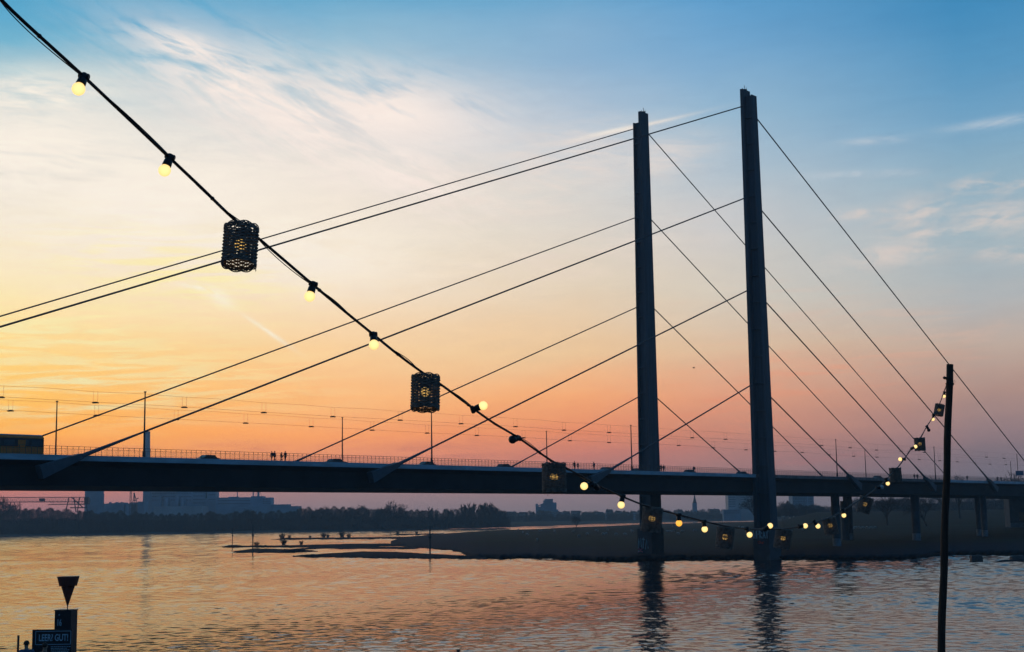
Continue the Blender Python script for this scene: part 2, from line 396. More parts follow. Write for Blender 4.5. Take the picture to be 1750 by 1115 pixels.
bar_m = land_material('gravel_bar', (.010,.018,.016), (.010,.017,.024), 1.6)
far_m = land_material('far_bank', (.045,.052,.040), (.055,.058,.056), 1.0)

# peninsula: for each column, rows of ground points from the shoreline inland
SH = [(668,932),(700,935.5),(740,938.5),(775,942),(790,946),(806,953.5),(850,955.5),(905,954),(960,956),(1010,958.5),(1060,960.5),(1100,958.5),(1200,957),(1330,956.5),(1480,957),(1540,956.5),(1580,953),(1608,949),(1750,949),(1900,949),(2200,951)]
FE = [(668,925),(690,918),(740,914),(800,909),(880,905.5),(1000,901),(1100,896.5),(1200,893.5),(1265,892.5),(1330,889.5),(2200,884)]
def column_rows(x):
    ys, yf, yh = interp(SH, x), interp(FE, x), hory(x)
    j = (math.sin(x * .31) * .5 + math.sin(x * .117 + 1) * .7 + math.sin(x * .83) * .25) * .6
    ys += j
    t = min(1, max(0, (x - 690) / 150.))          # left tip is low
    out = [ground(x, ys + 1.5, -.5), ground(x, ys, 0.0)]
    hB, hC = .5 + .6 * t, .7 + 1.7 * t
    yB = ys - 9 * (.35 + .65 * t); yC = max(yf + 3, ys - 31 * (.25 + .75 * t))
    out += [ground(x, (ys + yB) / 2, hB * .62), ground(x, yB, hB), ground(x, yB * .5 + yC * .5, (hB + hC) / 2 + .1), ground(x, yC, hC)]
    if x < 1335:
        P0, P1 = ground(x, yC, hC), ground(x, yf, min(2.4, hC))
        for q in (.15, .35, .6, 1.0): out.append(P0.lerp(P1, q) + Vector((0, 0, .12 * math.sin(x * .05 + q * 9) * t)))
        v = Vector((ray(x, yf).x, 1, 0)); out.append(out[-1] + v * 14 + Vector((0,0,-3.2)))
        while len(out) < 14: out.append(out[-1] + v * 1.0 + Vector((0,0,-.02)))
    else:
        k = min(1, (x - 1335) / 60.)
        P0 = ground(x, yC, hC)
        for Yd, h in ((470, 3.0), (560, 3.9), (680, 4.4 + .6 * k), (800, 4.8 + 2.0 * k), (900, 5.2 + 4.6 * k), (985, 5.3 + 5.2 * k), (1100, 5.3 + 4.7 * k), (2300, 5.3 + 4.7 * k)):
            Yd = max(Yd, P0.y + 20); v = ray(x, yh); out.append(Vector((v.x * Yd, Yd, h)))
    return out[:14]
def loft(cols, name, m_, sub=1):
    mb = MB(); n = len(cols[0])
    vs = [p for c in cols for p in c]; fs = []
    for i in range(len(cols) - 1):
        for j in range(n - 1): fs.append((i * n + j, (i + 1) * n + j, (i + 1) * n + j + 1, i * n + j + 1))
    mb.add(vs, fs); o = mb.build(name, m_, smooth=True); return o
xs = list(np.arange(668, 1331, 5)) + [1334.5, 1336] + list(np.arange(1341, 2200, 6))
tag(loft([column_rows(x) for x in xs], 'meadow', meadow_m), kind='structure')
TERR = {}
def terrain_at(x, Yd):
    """height of the peninsula under image column x at depth Yd"""
    key = round(x)
    if key not in TERR: TERR[key] = column_rows(key)
    c = TERR[key]; return float(np.interp(Yd, [p.y for p in c], [p.z for p in c]))
def on_land(x, Yd, dz=0.0):
    v = ray(x, hory(x)); return Vector((v.x * Yd, Yd, terrain_at(x, Yd) + dz))

# gravel bars: near edge, crest, back edge given as waterline columns
def bar(name, cols, h, label, back=10.0):
    rows = []
    x0, x1 = cols[0][0], cols[-1][0]
    for x in np.arange(x0, x1 + .1, 4):
        yn = float(np.interp(x, [c[0] for c in cols], [c[1] for c in cols])); yt = float(np.interp(x, [c[0] for c in cols], [c[2] for c in cols]))
        e = min(1, (x - x0) / 22., (x1 - x) / 22.) if True else 1
        e = max(.03, e)
        jj = math.sin(x * .23) * .35 + math.sin(x * .71 + 2) * .25 + random.uniform(-.35, .35)
        hh = h * e * (1 + .15 * math.sin(x * .13) + random.uniform(-.08, .08))
        a = ground(x, yn + jj * .5, 0); v = Vector((ray(x, yn).x, 1, 0)); c_ = ground(x, yt + jj * .3, hh)
        if c_.y < a.y + 3: c_ = a + v * 3; c_.z = hh
        L = c_ - a
        rows.append([a - v * 1.5 + Vector((0,0,-.5)), a, a + L * .4 + Vector((0,0,hh * .22)), a + L * .75 + Vector((0,0,hh * .15)), c_, c_ + v * back * .5 + Vector((0,0,-hh * .35)), c_ + v * back + Vector((0,0,-hh)), c_ + v * (back + 3) + Vector((0,0,-hh - .5))])
    return tag(loft(rows, name, bar_m), label, None, None, 'structure')
bar('gravel_bank', [(500,951.5,950.5),(560,953,946),(620,954.5,942.5),(680,955.5,943.5),(740,955.5,947),(800,955.5,950),(835,956,953)], .75, 'long low dark gravel bank lying nearest in the river', 9)
bar('gravel_bank', [(391,945,944),(430,945.5,938),(470,945,938),(510,944,941),(545,943.5,943)], .9, 'short lumpy rock bank at the tip by the marker pole', 6)
bar('gravel_bank', [(370,935.5,935),(430,936,933.5),(520,936.5,931.5),(600,936,929.5),(680,934,929),(740,933,927)], .8, 'long thin spit of stones reaching left from the meadow', 8)
bar('gravel_bank', [(485,941,939.5),(540,939,935),(640,938,934.5),(720,939,935)], .5, 'middle low spit between the two long spits', 6)
bar('gravel_bank', [(463,922.5,922),(520,922.5,919.5),(600,922,918.5),(680,921.5,918),(760,922,916)], .9, 'back spit with bushes growing on it', 9)
bar('gravel_bank', [(655,915,914.5),(700,915,912.5),(760,914,911.5)], .8, 'small far tip of the meadow', 10)
bar('gravel_bank', [(908,957.5,957),(930,958.2,956.6),(985,958.4,957.6)], .15, 'thin sand strip just off the meadow shore', 3)
bar('gravel_bank', [(1700,961,960),(1730,960.5,957.5),(1800,960.5,956),(1860,960.5,956)], .5, 'dark rock bank at the right edge', 5)

# far (left and centre) river bank, with the plain behind it out to the horizon
FS = [(-700,934),(-200,922),(0,918),(200,914.5),(440,911.3),(560,909.3),(660,907),(760,904.5),(880,901.2),(1000,896.8),(1060,895),(1100,894),(1180,891.5),(1270,890),(1340,888.5)]
rows = []
for x in np.arange(-700, 1341, 6):
    yn = interp(FS, x) + .25 * math.sin(x * .11) + .2 * math.sin(x * .047 + 1)
    a = ground(x, yn, 0); v = Vector((ray(x, yn).x, 1, 0))
    z = 1.2 + .4 * math.sin(x * .03)
    rows.append([a - v * 6 + Vector((0,0,-.6)), a, a + v * 40 + Vector((0,0,z)), a + v * 120 + Vector((0,0,z + .6)), a + v * 400 + Vector((0,0,3.0)), a + v * (2690 - a.y) + Vector((0,0,3.5))])
tag(loft(rows, 'far_bank', far_m), kind='structure')
# low wedge of the bend seen beyond the strip of water
bar('far_spit', [(1055,892.6,892.2),(1085,893.4,891.2),(1110,894.2,891.5)], .8, 'low far spit where the river bends', 30)

# near quay (lower promenade) under the camera
QZ = CAMZ - 5.42
quaym = mat('quay_paving', (.16,.15,.145), .9, .3, 1.2)
q = MB(); q.box((0, -4, QZ / 2 - .6), (260, 112, QZ + 1.2)); q.build('promenade', quaym); tag(bpy.data.objects['promenade'], kind='structure')
cm = mat('coping_stone', (.22,.21,.20), .85, .25, 2)
q = MB()
for i in range(-64, 64): q.box((i * 2 + 1, 51.75, QZ + .05), (1.97, .5, .12))
tag(q.build('quay_coping', cm), kind='structure')
# upper terrace the photographer stands on
q = MB(); q.box((0, -30, (QZ + CAMZ - 1.65) / 2), (260, 56, CAMZ - 1.65 - QZ - .01)); tag(q.build('upper_terrace', quaym), kind='structure')

# ------------------------------------------------------------------ bridge
TH = R(40.06); T2 = Vector((59.66, 341.80)); DV = Vector((math.sin(TH), math.cos(TH))); NV = Vector((-math.cos(TH), math.sin(TH))); SP = 33.6
TS1 = 1.41                                         # far pylon sits this far along the deck
def DK(s, n, z):
    p = T2 + DV * s + NV * n; return Vector((p.x, p.y, z))
def onplane(x, y, n=0.0):
    """the point of the vertical plane parallel to the deck, n metres across, under pixel (x, y)"""
    v = ray(x, y); P = T2 + NV * n; t = (P.x * NV.x + P.y * NV.y) / (v.x * NV.x + v.y * NV.y); return C0 + v * t
def sof(P): return (Vector((P.x, P.y)) - T2).dot(DV)
def profile(px, n, deg=2):
    P = [onplane(x, y, n) for x, y in px]; s_ = [sof(p) for p in P]; z = [p.z for p in P]
    c = np.polyfit(s_, z, deg); lo, hi = min(s_), max(s_)
    d = np.polyder(c)
    def f(s):
        if s < lo: return float(np.polyval(c, lo) + (s - lo) * np.polyval(d, lo))
        if s > hi: return float(np.polyval(c, hi) + (s - hi) * np.polyval(d, hi))
        return float(np.polyval(c, s))
    return f
ztop = profile([(0,775),(160,779.3),(300,782.5),(440,786.3),(600,790.8),(760,795),(950,800.5),(1140,806.3),(1240,809.2),(1330,811.8),(1400,814.5),(1500,816.8),(1623,819.5),(1750,824)], .5, 3)
zbot = profile([(0,829),(150,831),(440,833.7),(760,835.8),(1100,839.2),(1240,841.3),(1400,843),(1540,845),(1740,848.3)], 2.0, 3)
S0, S1 = -420, 520
SS = list(np.arange(S0, S1 + 1, 10))
bridge = thing('suspension_bridge', 'long dark cable-stayed road bridge with two tall slim pylons across the river meadow', 'bridge', DK(0, SP / 2, 0))
def extr(sec, s0=S0, s1=S1, step=10):
    """sec(s) -> closed list of (n, z) ; returns MB"""
    mb = MB(); sl = list(np.arange(s0, s1 + .1, step)); k = len(sec(s0)); vs = []; fs = []
    for s in sl: vs += [DK(s, n, z) for n, z in sec(s)]
    for i in range(len(sl) - 1):
        for j in range(k): j2 = (j + 1) % k; fs.append((i * k + j, i * k + j2, (i + 1) * k + j2, (i + 1) * k + j))
    fs.append(tuple(reversed(range(k)))); fs.append(tuple(range((len(sl) - 1) * k, len(sl) * k)))
    mb.add(vs, fs); return mb
girder = extr(lambda s: [(.95, ztop(s) - .95), (1.9, ztop(s) - 1.5), (2.0, zbot(s)), (SP - 2.0, zbot(s)), (SP - 1.9, ztop(s) - 1.5), (SP - .95, ztop(s) - .95)]).build('girder', girder_m, bridge)
road = extr(lambda s: [(.9, ztop(s) - .12), (SP - .9, ztop(s) - .12), (SP - .9, ztop(s) - .94), (.9, ztop(s) - .94)]).build('roadway', asphalt, girder)
fl = extr(lambda s: [(1.75, zbot(s) - .012), (1.75, zbot(s) + .28), (1.995, zbot(s) + .28), (1.995, zbot(s) - .012)]).build('bottom_flange', girder_m, girder)
for n_, nm in ((.5, 0), (SP - .9, 1)):
    for (a, b_, m_) in ((S0, 0, fascia_m), (0, 110, fascia2_m), (110, S1, fascia_m)):
        extr(lambda s: [(n_, ztop(s)), (n_ + .4, ztop(s)), (n_ + .4, ztop(s) - .78), (n_, ztop(s) - .78)], a, b_).build('fascia', m_, bridge)
# railings
def railing(n_, s0, s1):
    mb = MB()
    for dz, r_ in ((1.2, .030), (.86, .022), (.12, .02)):
        sl = np.arange(s0, s1 + .1, 5)
        mb.tube([DK(s, n_, ztop(s) + dz) for s in sl], r_, 4)
    s = s0; i = 0
    while s < s1:
        z = ztop(s); p = DK(s, n_, z); a = (i % 4 == 0)
        mb.box((p.x, p.y, z + (.6 if a else .49)), ((.06, .05, 1.2) if a else (.022, .022, .74)), -TH)
        s += .23; i += 1
    return mb.build('railing', rail_m, bridge)
railing(.62, -300, 330); railing(SP - .62, -300, 330)
# pylons: a flange along the deck (inner side, taller) with a web standing outwards from it
def pylon(s0, n0, out, ztip, zlow):
    """out = -1: web points to the near side"""
    def lay(z):   # sizes at height z
        t = (z - 0) / ztip; t = max(0, min(1, t))
        return 4.9 - 1.4 * t, 1.0 - .2 * t, 2.8 - 1.0 * t, 1.75 - .55 * t      # flange length, flange thickness, web depth, web thickness
    py = bpy.data.objects.new('pylon', None); COL.objects.link(py); py.parent = bridge; py.location = DK(s0, n0, 0) - bridge.location
    def slab(z0, z1, fn, steps=16):
        mb = MB(); zs = [z0 + (z1 - z0) * i / steps for i in range(steps + 1)]; vs = []; fs = []
        for z in zs:
            a0, a1, b0, b1 = fn(z); vs += [DK(s0 + a0, n0 + b0, z), DK(s0 + a1, n0 + b0, z), DK(s0 + a1, n0 + b1, z), DK(s0 + a0, n0 + b1, z)]
        for i in range(steps):
            for j in range(4): j2 = (j + 1) % 4; fs.append((i * 4 + j, i * 4 + j2, i * 4 + 4 + j2, i * 4 + 4 + j))
        fs += [(3,2,1,0), tuple(steps * 4 + j for j in range(4))]
        return mb.add(vs, fs)
    inn = -out
    def F_(z): L, th, d, t = lay(z); return (-L / 2, L / 2, *sorted((inn * .5, inn * (.5 + th))))
    def Wb(z): L, th, d, t = lay(z); return (-t / 2, t / 2, *sorted((inn * .5, inn * .5 - inn * d)))
    def Cp(z): L, th, d, t = lay(z); return (-t * .95, t * .95, *sorted((inn * .5 - inn * d, inn * .5 - inn * (d + .35))))
    zb = 7.6
    slab(zb, ztip, F_).build('flange', steel, py)
    slab(zb, zlow, Wb).build('web', steel, py)
    slab(zb, zlow, Cp).build('web_cap', steel, py)
    z = 9.0
    while z < zlow - 3:
        L, th, d, t = lay(z)
        mb = MB()
        for sg in (-1, 1):
            a0, a1 = sorted((sg * t * .5, sg * t * .93)); b0, b1 = sorted((inn * .5, inn * .5 - inn * d))
            P = [DK(s0 + a, n0 + b, zz) for zz in (z, z + .28) for a, b in ((a0,b0),(a1,b0),(a1,b1),(a0,b1))]
            mb.hexa(P)
        mb.build('stiffener', steel, py); z += 6.6
    # concrete foot
    mb = MB(); L, th, d, t = lay(0)
    P = [DK(s0 + a, n0 + b, zz) for zz in (-1.5, zb) for a, b in ((-L/2-.25, min(inn*1.7, -inn*2.65)),(L/2+.25, min(inn*1.7, -inn*2.65)),(L/2+.25, max(inn*1.7, -inn*2.65)),(-L/2-.25, max(inn*1.7, -inn*2.65)))]
    mb.hexa(P).build('foot', conc, py)
    # little mast and lamp on top
    mb = MB(); top = DK(s0, n0 + inn * 1.0, ztip)
    mb.tube([top, top + Vector((0,0,1.3))], .07, 5); mb.tube([top + Vector((.35,0,0)), top + Vector((.45,0,.8))], .05, 5); mb.tube([top + Vector((-.4,0,0)), top + Vector((-.5,0,.7))], .05, 5)
    mb.box(top + Vector((0,0,.15)), (1.1,.5,.3)); mb.build('top_mast', wirem, py)
    return py
zt2 = onplane(1277, 153, 0).z; zl2 = onplane(1287, 169, 0).z
zt1 = onplane(1097, 195, SP).z; zl1 = onplane(1086, 207, SP).z
py2 = pylon(0, 0, -1, zt2, zl2); py1 = pylon(TS1, SP, 1, zt1, zl1)
# graffiti painted round the pylon feet: strokes of paint as thin raised lettering-like marks
def marks(name, pts, n_, m_, parent, r=.06):
    mb = MB()
    for st in pts: mb.tube([DK(a, n_, b) for a, b in st], r, 4)
    return mb.build(name, m_, parent)
gr_b = mat('graffiti_pale_blue', (.5,.72,.85), .6, .3, 2); gr_r = mat('graffiti_red', (.7,.15,.10), .6, .3, 2); gr_p = mat('graffiti_pink', (.7,.28,.40), .6, .3, 2)
nf = -2.65 - .03
L_ = []
for i, a in enumerate((-2.4, -1.45, -.5, .45, 1.4)):
    if i == 0: L_ += [[(a,6.2),(a,4.4),(a+.7,4.4),(a+.7,6.2)]]
    elif i == 1: L_ += [[(a,4.4),(a,6.2),(a+.7,6.1),(a+.7,5.4),(a,5.3)]]
    elif i == 2: L_ += [[(a,4.4),(a,6.2),(a+.6,5.6),(a,5.2),(a+.7,4.4)]]
    elif i == 3: L_ += [[(a,4.4),(a+.35,6.2),(a+.7,4.4)],[(a+.1,5.1),(a+.6,5.1)]]
    else: L_ += [[(a,6.2),(a+.35,5.3),(a+.7,6.2)],[(a+.35,5.3),(a+.35,4.4)]]
def shift(L, dz): return [[(a, b + dz) for a, b in st] for st in L]

# stays
def cable(a, b, r=.115): return MB().tube([a, b], r, 6)
stays_px = [
 # (plane n, pylon pixel, anchor pixel)
 (0,(1281,660),(1018,818)),(0,(1275,498),(634,817)),(0,(1270,340),(67,808)),(0,(1266,183),None),
 (0,(1320,682),(1470,832)),(0,(1312,520),(1597,834)),(0,(1304,363),(1702,835)),(0,(1295,205),None),
 (1,(1087,681),(880,795)),(1,(1085,527),(510,787)),(1,(1084,373),(65,748)),(1,(1082,221),None),
 (1,(1122,680),(1262,805)),(1,(1117,527),(1402,811)),(1,(1113,376),(1516,809)),(1,(1108,229),(1612,808))]
two = {3:((1266,183),(0,559)), 7:((1295,205),(1750,787)), 11:((1082,221),(0,541))}
for i, (pl, pa, pb) in enumerate(stays_px):
    n_ = 0 if pl == 0 else SP
    A = onplane(*pa, n_); B = onplane(*(pb or two[i][1]), n_)
    d = (B - A).normalized()
    # carry on down to the girder (middle of its depth)
    t = 0
    for _ in range(4000):
        P = A + d * t; zz = (ztop(sof(P)) + zbot(sof(P))) / 2 + .2
        if P.z <= zz: break
        t += .1
    E_ = A + d * t
    o = cable(A - d * 1.0, E_, .16 if pl == 0 else .14).build('stay_cable', rope_m, bridge)
    # sleeve and anchor box at the girder
    mb = MB(); mb.tube([E_ - d * 15, E_ - d * 4], [.16, .34], 8); mb.build('sleeve', anchor_m, o)
    side = 1 if pl == 0 else -1
    nn = Vector((NV.x, NV.y, 0)); up_ = nn.cross(d).normalized()
    if up_.z < 0: up_ = -up_
    P = []
    for tt, hh in ((-5.2, .38), (1.6, .95)):
        c_ = E_ + d * tt - nn * 0.0
        P.append((c_, hh))
    (c0, h0_), (c1, h1_) = P
    hx = [c0 - up_ * h0_ - nn * .4, c1 - up_ * h1_ - nn * .4, c1 - up_ * h1_ + nn * .9 * 1, c0 - up_ * h0_ + nn * .9, c0 + up_ * h0_ - nn * .4, c1 + up_ * h1_ - nn * .4, c1 + up_ * h1_ + nn * .9, c0 + up_ * h0_ + nn * .9]
    MB().hexa(hx).build('anchor_box', anchor_m, o)
# piers
def pier(x, ybase_px_depth, wid, n_top=None, lab=None, ztop_=None):
    Yd = ybase_px_depth; g0 = on_land(x, Yd, 0); z0 = g0.z - .8
    zt = ztop_ if ztop_ is not None else zbot(sof(g0)) + .3
    mb = MB(); mb.tube([(g0.x, g0.y, z0), (g0.x, g0.y, zt)], [wid / 2 * .92, wid / 2], 14)
    o = mb.build('pier', conc, bridge)
    mb = MB(); mb.tube([(g0.x, g0.y, z0 + .1), (g0.x, g0.y, g0.z + 1.9)], [wid / 2 * .95 + .02, wid / 2 * .95 + .02], 14)
    mb.build('painted_base', concl, o); return o
for s_, n_, wd in ((48.75, 6.5, 2.3), (97.5, 6.0, 2.5), (146.25, 5.0, 1.9), (150, 8.5, 1.6), (195, 5.0, 2.5), (48.75, 27, 2.3), (97.5, 27.5, 2.4), (146.25, 28, 2.0), (243, 6, 2.5)):
    p = DK(s_, n_, 0); x = 875; 
    # image column of that point
    v = p - C0; d_ = v.dot(FWD); xx = W0 / 2 + F * v.dot(RT) / d_
    Yd = p.y; zt = zbot(s_) + .2; gz = terrain_at(xx, Yd)
    mb = MB(); mb.tube([(p.x, p.y, gz - 1), (p.x, p.y, zt)], [wd / 2 * .93, wd / 2], 14); o = mb.build('pier', conc, bridge)
    mb = MB(); mb.tube([(p.x, p.y, gz - .8), (p.x, p.y, gz + 2.0)], [wd / 2 * .96, wd / 2 * .96], 14); mb.build('painted_base', concl, o)
# the narrow capped column just behind the first pier
g0 = on_land(1443, 430); zt = 14.2
o = MB().tube([(g0.x, g0.y, g0.z - 1), (g0.x, g0.y, zt)], 1.15, 14).build('pier', conc, bridge)
MB().tube([(g0.x, g0.y, zt), (g0.x, g0.y, zbot(sof(g0)) + .5)], .3, 8).build('bearing', conc, o)
# abutment wall at the right edge
a0 = on_land(1738, 560); orange_p = mat('mural_ochre', (.22,.12,.06), .7, .4, .8)
mb = MB(); mb.box((a0.x + 7, a0.y, (a0.z + 17) / 2 - .5), (22, 6, 17 - a0.z + 2)); ab = mb.build('abutment', conc, bridge)
MB().box((a0.x + 5, a0.y - 3.02, a0.z + 4.2), (11, .06, 3.4)).build('mural', orange_p, ab)
MB().box((a0.x + 7, a0.y - 3.03, a0.z + .8), (22, .06, 2.0)).build('painted_base', concl, ab)
# far pylon: marks on the face that looks along the river to the left
def marks_left(name, pts, s_, m_, parent, r):
    mb = MB()
    for st in pts: mb.tube([DK(s_, SP + a, b) for a, b in st], r, 4)
    return mb.build(name, m_, parent)
def marks_left2(pts, m_, r):
    mb = MB()
    for st in pts: mb.tube([DK(-2.73, 1.45 - (a + 2.4) * .86, b) for a, b in st], r, 4)
    return mb.build('graffiti', m_, py2)
marks_left2(shift(L_, .7), gr_b, .12)
marks_left2([[(-1.2,4.2),(-.6,4.4),(0,4.1),(.7,4.3)],[(-1.0,3.9),(-.4,4.0),(.5,3.9)]], gr_r, .14)
sl_ = TS1 - 2.72
marks_left('graffiti', [[(2.4,2.6),(2.15,5.2),(1.9,3.0),(1.6,5.2),(1.4,2.8)],[(.9,2.6),(.8,5.3)],[(.2,2.4),(-.2,5.0),(-.6,2.6)],[(1.2,4.9),(.4,4.8)],[(2.5,1.9),(2.0,1.9)]], sl_, gr_b, py1, .13)
marks_left('graffiti', [[(2.4,2.3),(2.2,2.7),(1.9,2.2),(1.2,2.5)],[(2.5,1.7),(1.7,2.0),(1.1,1.7)]], sl_, gr_p, py1, .12)

# ------------------------------------------------------------------ lamp posts, wires and hanging lamps over the roadway
pole_m = mat('lamp_post_paint', (.05,.055,.06), .5, .2, 3)
def post(x, yt, yb, n_, label):
    B = onplane(x, yb, n_); T = onplane(x, yt, n_); B.z = ztop(sof(B)) - .13
    t = thing('lamp_post', label, 'lamp post', B, 'lamp posts along the bridge deck')
    MB().tube([B, (B.x, B.y, T.z)], [.16, .09], 8).build('pole', pole_m, t)
    MB().tube([B, (B.x, B.y, B.z + 1.1)], [.24, .22], 8).build('base_sleeve', pole_m, t)
    MB().box((B.x, B.y, T.z + .08), (.35,.25,.16)).build('cap', pole_m, t)
    return T
near_posts = [(246,671,778,'tall lamp post above the thick end of a stay near the left edge'),(738,706,794,'tall lamp post under the second wicker shade'),(1080,728,803,'lamp post just left of the far pylon'),(1431,752,814,'lamp post right of the near pylon'),(1599,765,819,'lamp post left of the leaning wooden pole')]
far_posts = [(95,687,778,'leftmost lamp post, beside the tram'),(585,715,787,'lamp post between the strolling people and the second wicker shade'),(935,738,803,'lamp post standing behind the third wicker shade'),(1480,770,814,'short looking lamp post on the far side, between near pylon and wooden pole')]
nT = [post(x, a, b_, 2.2, l) for x, a, b_, l in near_posts]
fT = [post(x, a, b_, SP - 2.2, l) for x, a, b_, l in far_posts]
A_ = [(2,681),(163,690),(315,698),(451,707),(569,714),(684,720),(788,726),(881,731),(964,737),(1041,741),(1183,750),(1240,752.5),(1404,763),(1453,767),(1498,771),(1540,773),(1580,775),(1686,783),(1716,785)]
B_ = [(18,704),(165,712),(301,719),(420,725),(532,731),(636,737),(730,742),(815,746),(895,750),(974,755),(1041,758),(1160,763),(1219,767),(1275,770.5),(1324,773),(1371,775),(1417,779),(1459,781.5),(1499,783),(1571,787),(1606,789),(1636,791),(1666,793),(1692,795),(1719,796)]
lum_m = mat('lamp_housing', (.03,.03,.032), .5, .2, 3)
proto_l = None
for line, n_, lab in ((A_, 9.0, 'upper'), (B_, 24.0, 'lower')):
    pts = [onplane(x, y - 1.2, n_) for x, y in line]
    for i, P in enumerate(pts):
        if proto_l is None:
            proto_l = thing('hanging_lamp', 'x', 'street lamp', P)
            h = MB().box(P, (.95, .32, .16)); h.box(P + Vector((0,0,.12)), (.5,.24,.10)); h.build('lamp_housing', lum_m, proto_l)
            MB().tube([P + Vector((-.33,0,0)), P + Vector((-.33,0,1.7))], .016, 4).tube([P + Vector((.33,0,0)), P + Vector((.33,0,1.7))], .016, 4).build('hanger', wirem, proto_l)
            o = proto_l
        else: o = dup(proto_l, P)
        o.rotation_euler.z = 0.0
        tag(o, 'small flat lamp over the roadway, %s from the left on the %s wire' % (ORD[i], lab), 'street lamp', 'lamps hanging on the %s wire' % lab)
    ext = [pts[0] - (pts[1] - pts[0]) * 3] + pts + [pts[-1] + (pts[-1] - pts[-2]) * 3]
    o = MB().tube([p + Vector((0,0,.1)) for p in ext], .018, 4).build('wire', wirem, None, False, pts[5]); tag(o, 'thin lamp wire of the %s row of hanging lamps' % lab, 'wire', 'wires over the bridge')
    sag = []
    for a, b_ in zip(ext, ext[1:]):
        for q in (0, .5): p = a.lerp(b_, q); sag.append(p + Vector((0,0,1.65 + (.12 if q else 0))))
    o = MB().tube(sag, .016, 4).build('wire', wirem, None, False, pts[5]); tag(o, 'thin carrying wire above the %s row of hanging lamps' % lab, 'wire', 'wires over the bridge')
# ------------------------------------------------------------------ people
def skin(name, V, Ed, rad, m_, sub=1, root=0):
    me = bpy.data.meshes.new('tmp'); me.from_pydata([tuple(v) for v in V], Ed, []); me.update()
    o = bpy.data.objects.new('tmp', me); COL.objects.link(o)
    sk = o.modifiers.new('s', 'SKIN'); sk.use_smooth_shade = True
    for i, r_ in enumerate(rad):
        r_ = r_ if hasattr(r_, '__len__') else (r_, r_); me.skin_vertices[0].data[i].radius = r_
    me.skin_vertices[0].data[root].use_root = True
    if sub: ss = o.modifiers.new('u', 'SUBSURF'); ss.levels = sub; ss.render_levels = sub
    dg = bpy.context.evaluated_depsgraph_get(); ev = o.evaluated_get(dg); out = bpy.data.meshes.new_from_object(ev)
    bpy.data.objects.remove(o); bpy.data.meshes.remove(me)
    out.name = name; out.materials.clear(); out.materials.append(m_)
    out.polygons.foreach_set('use_smooth', [True] * len(out.polygons)); return out
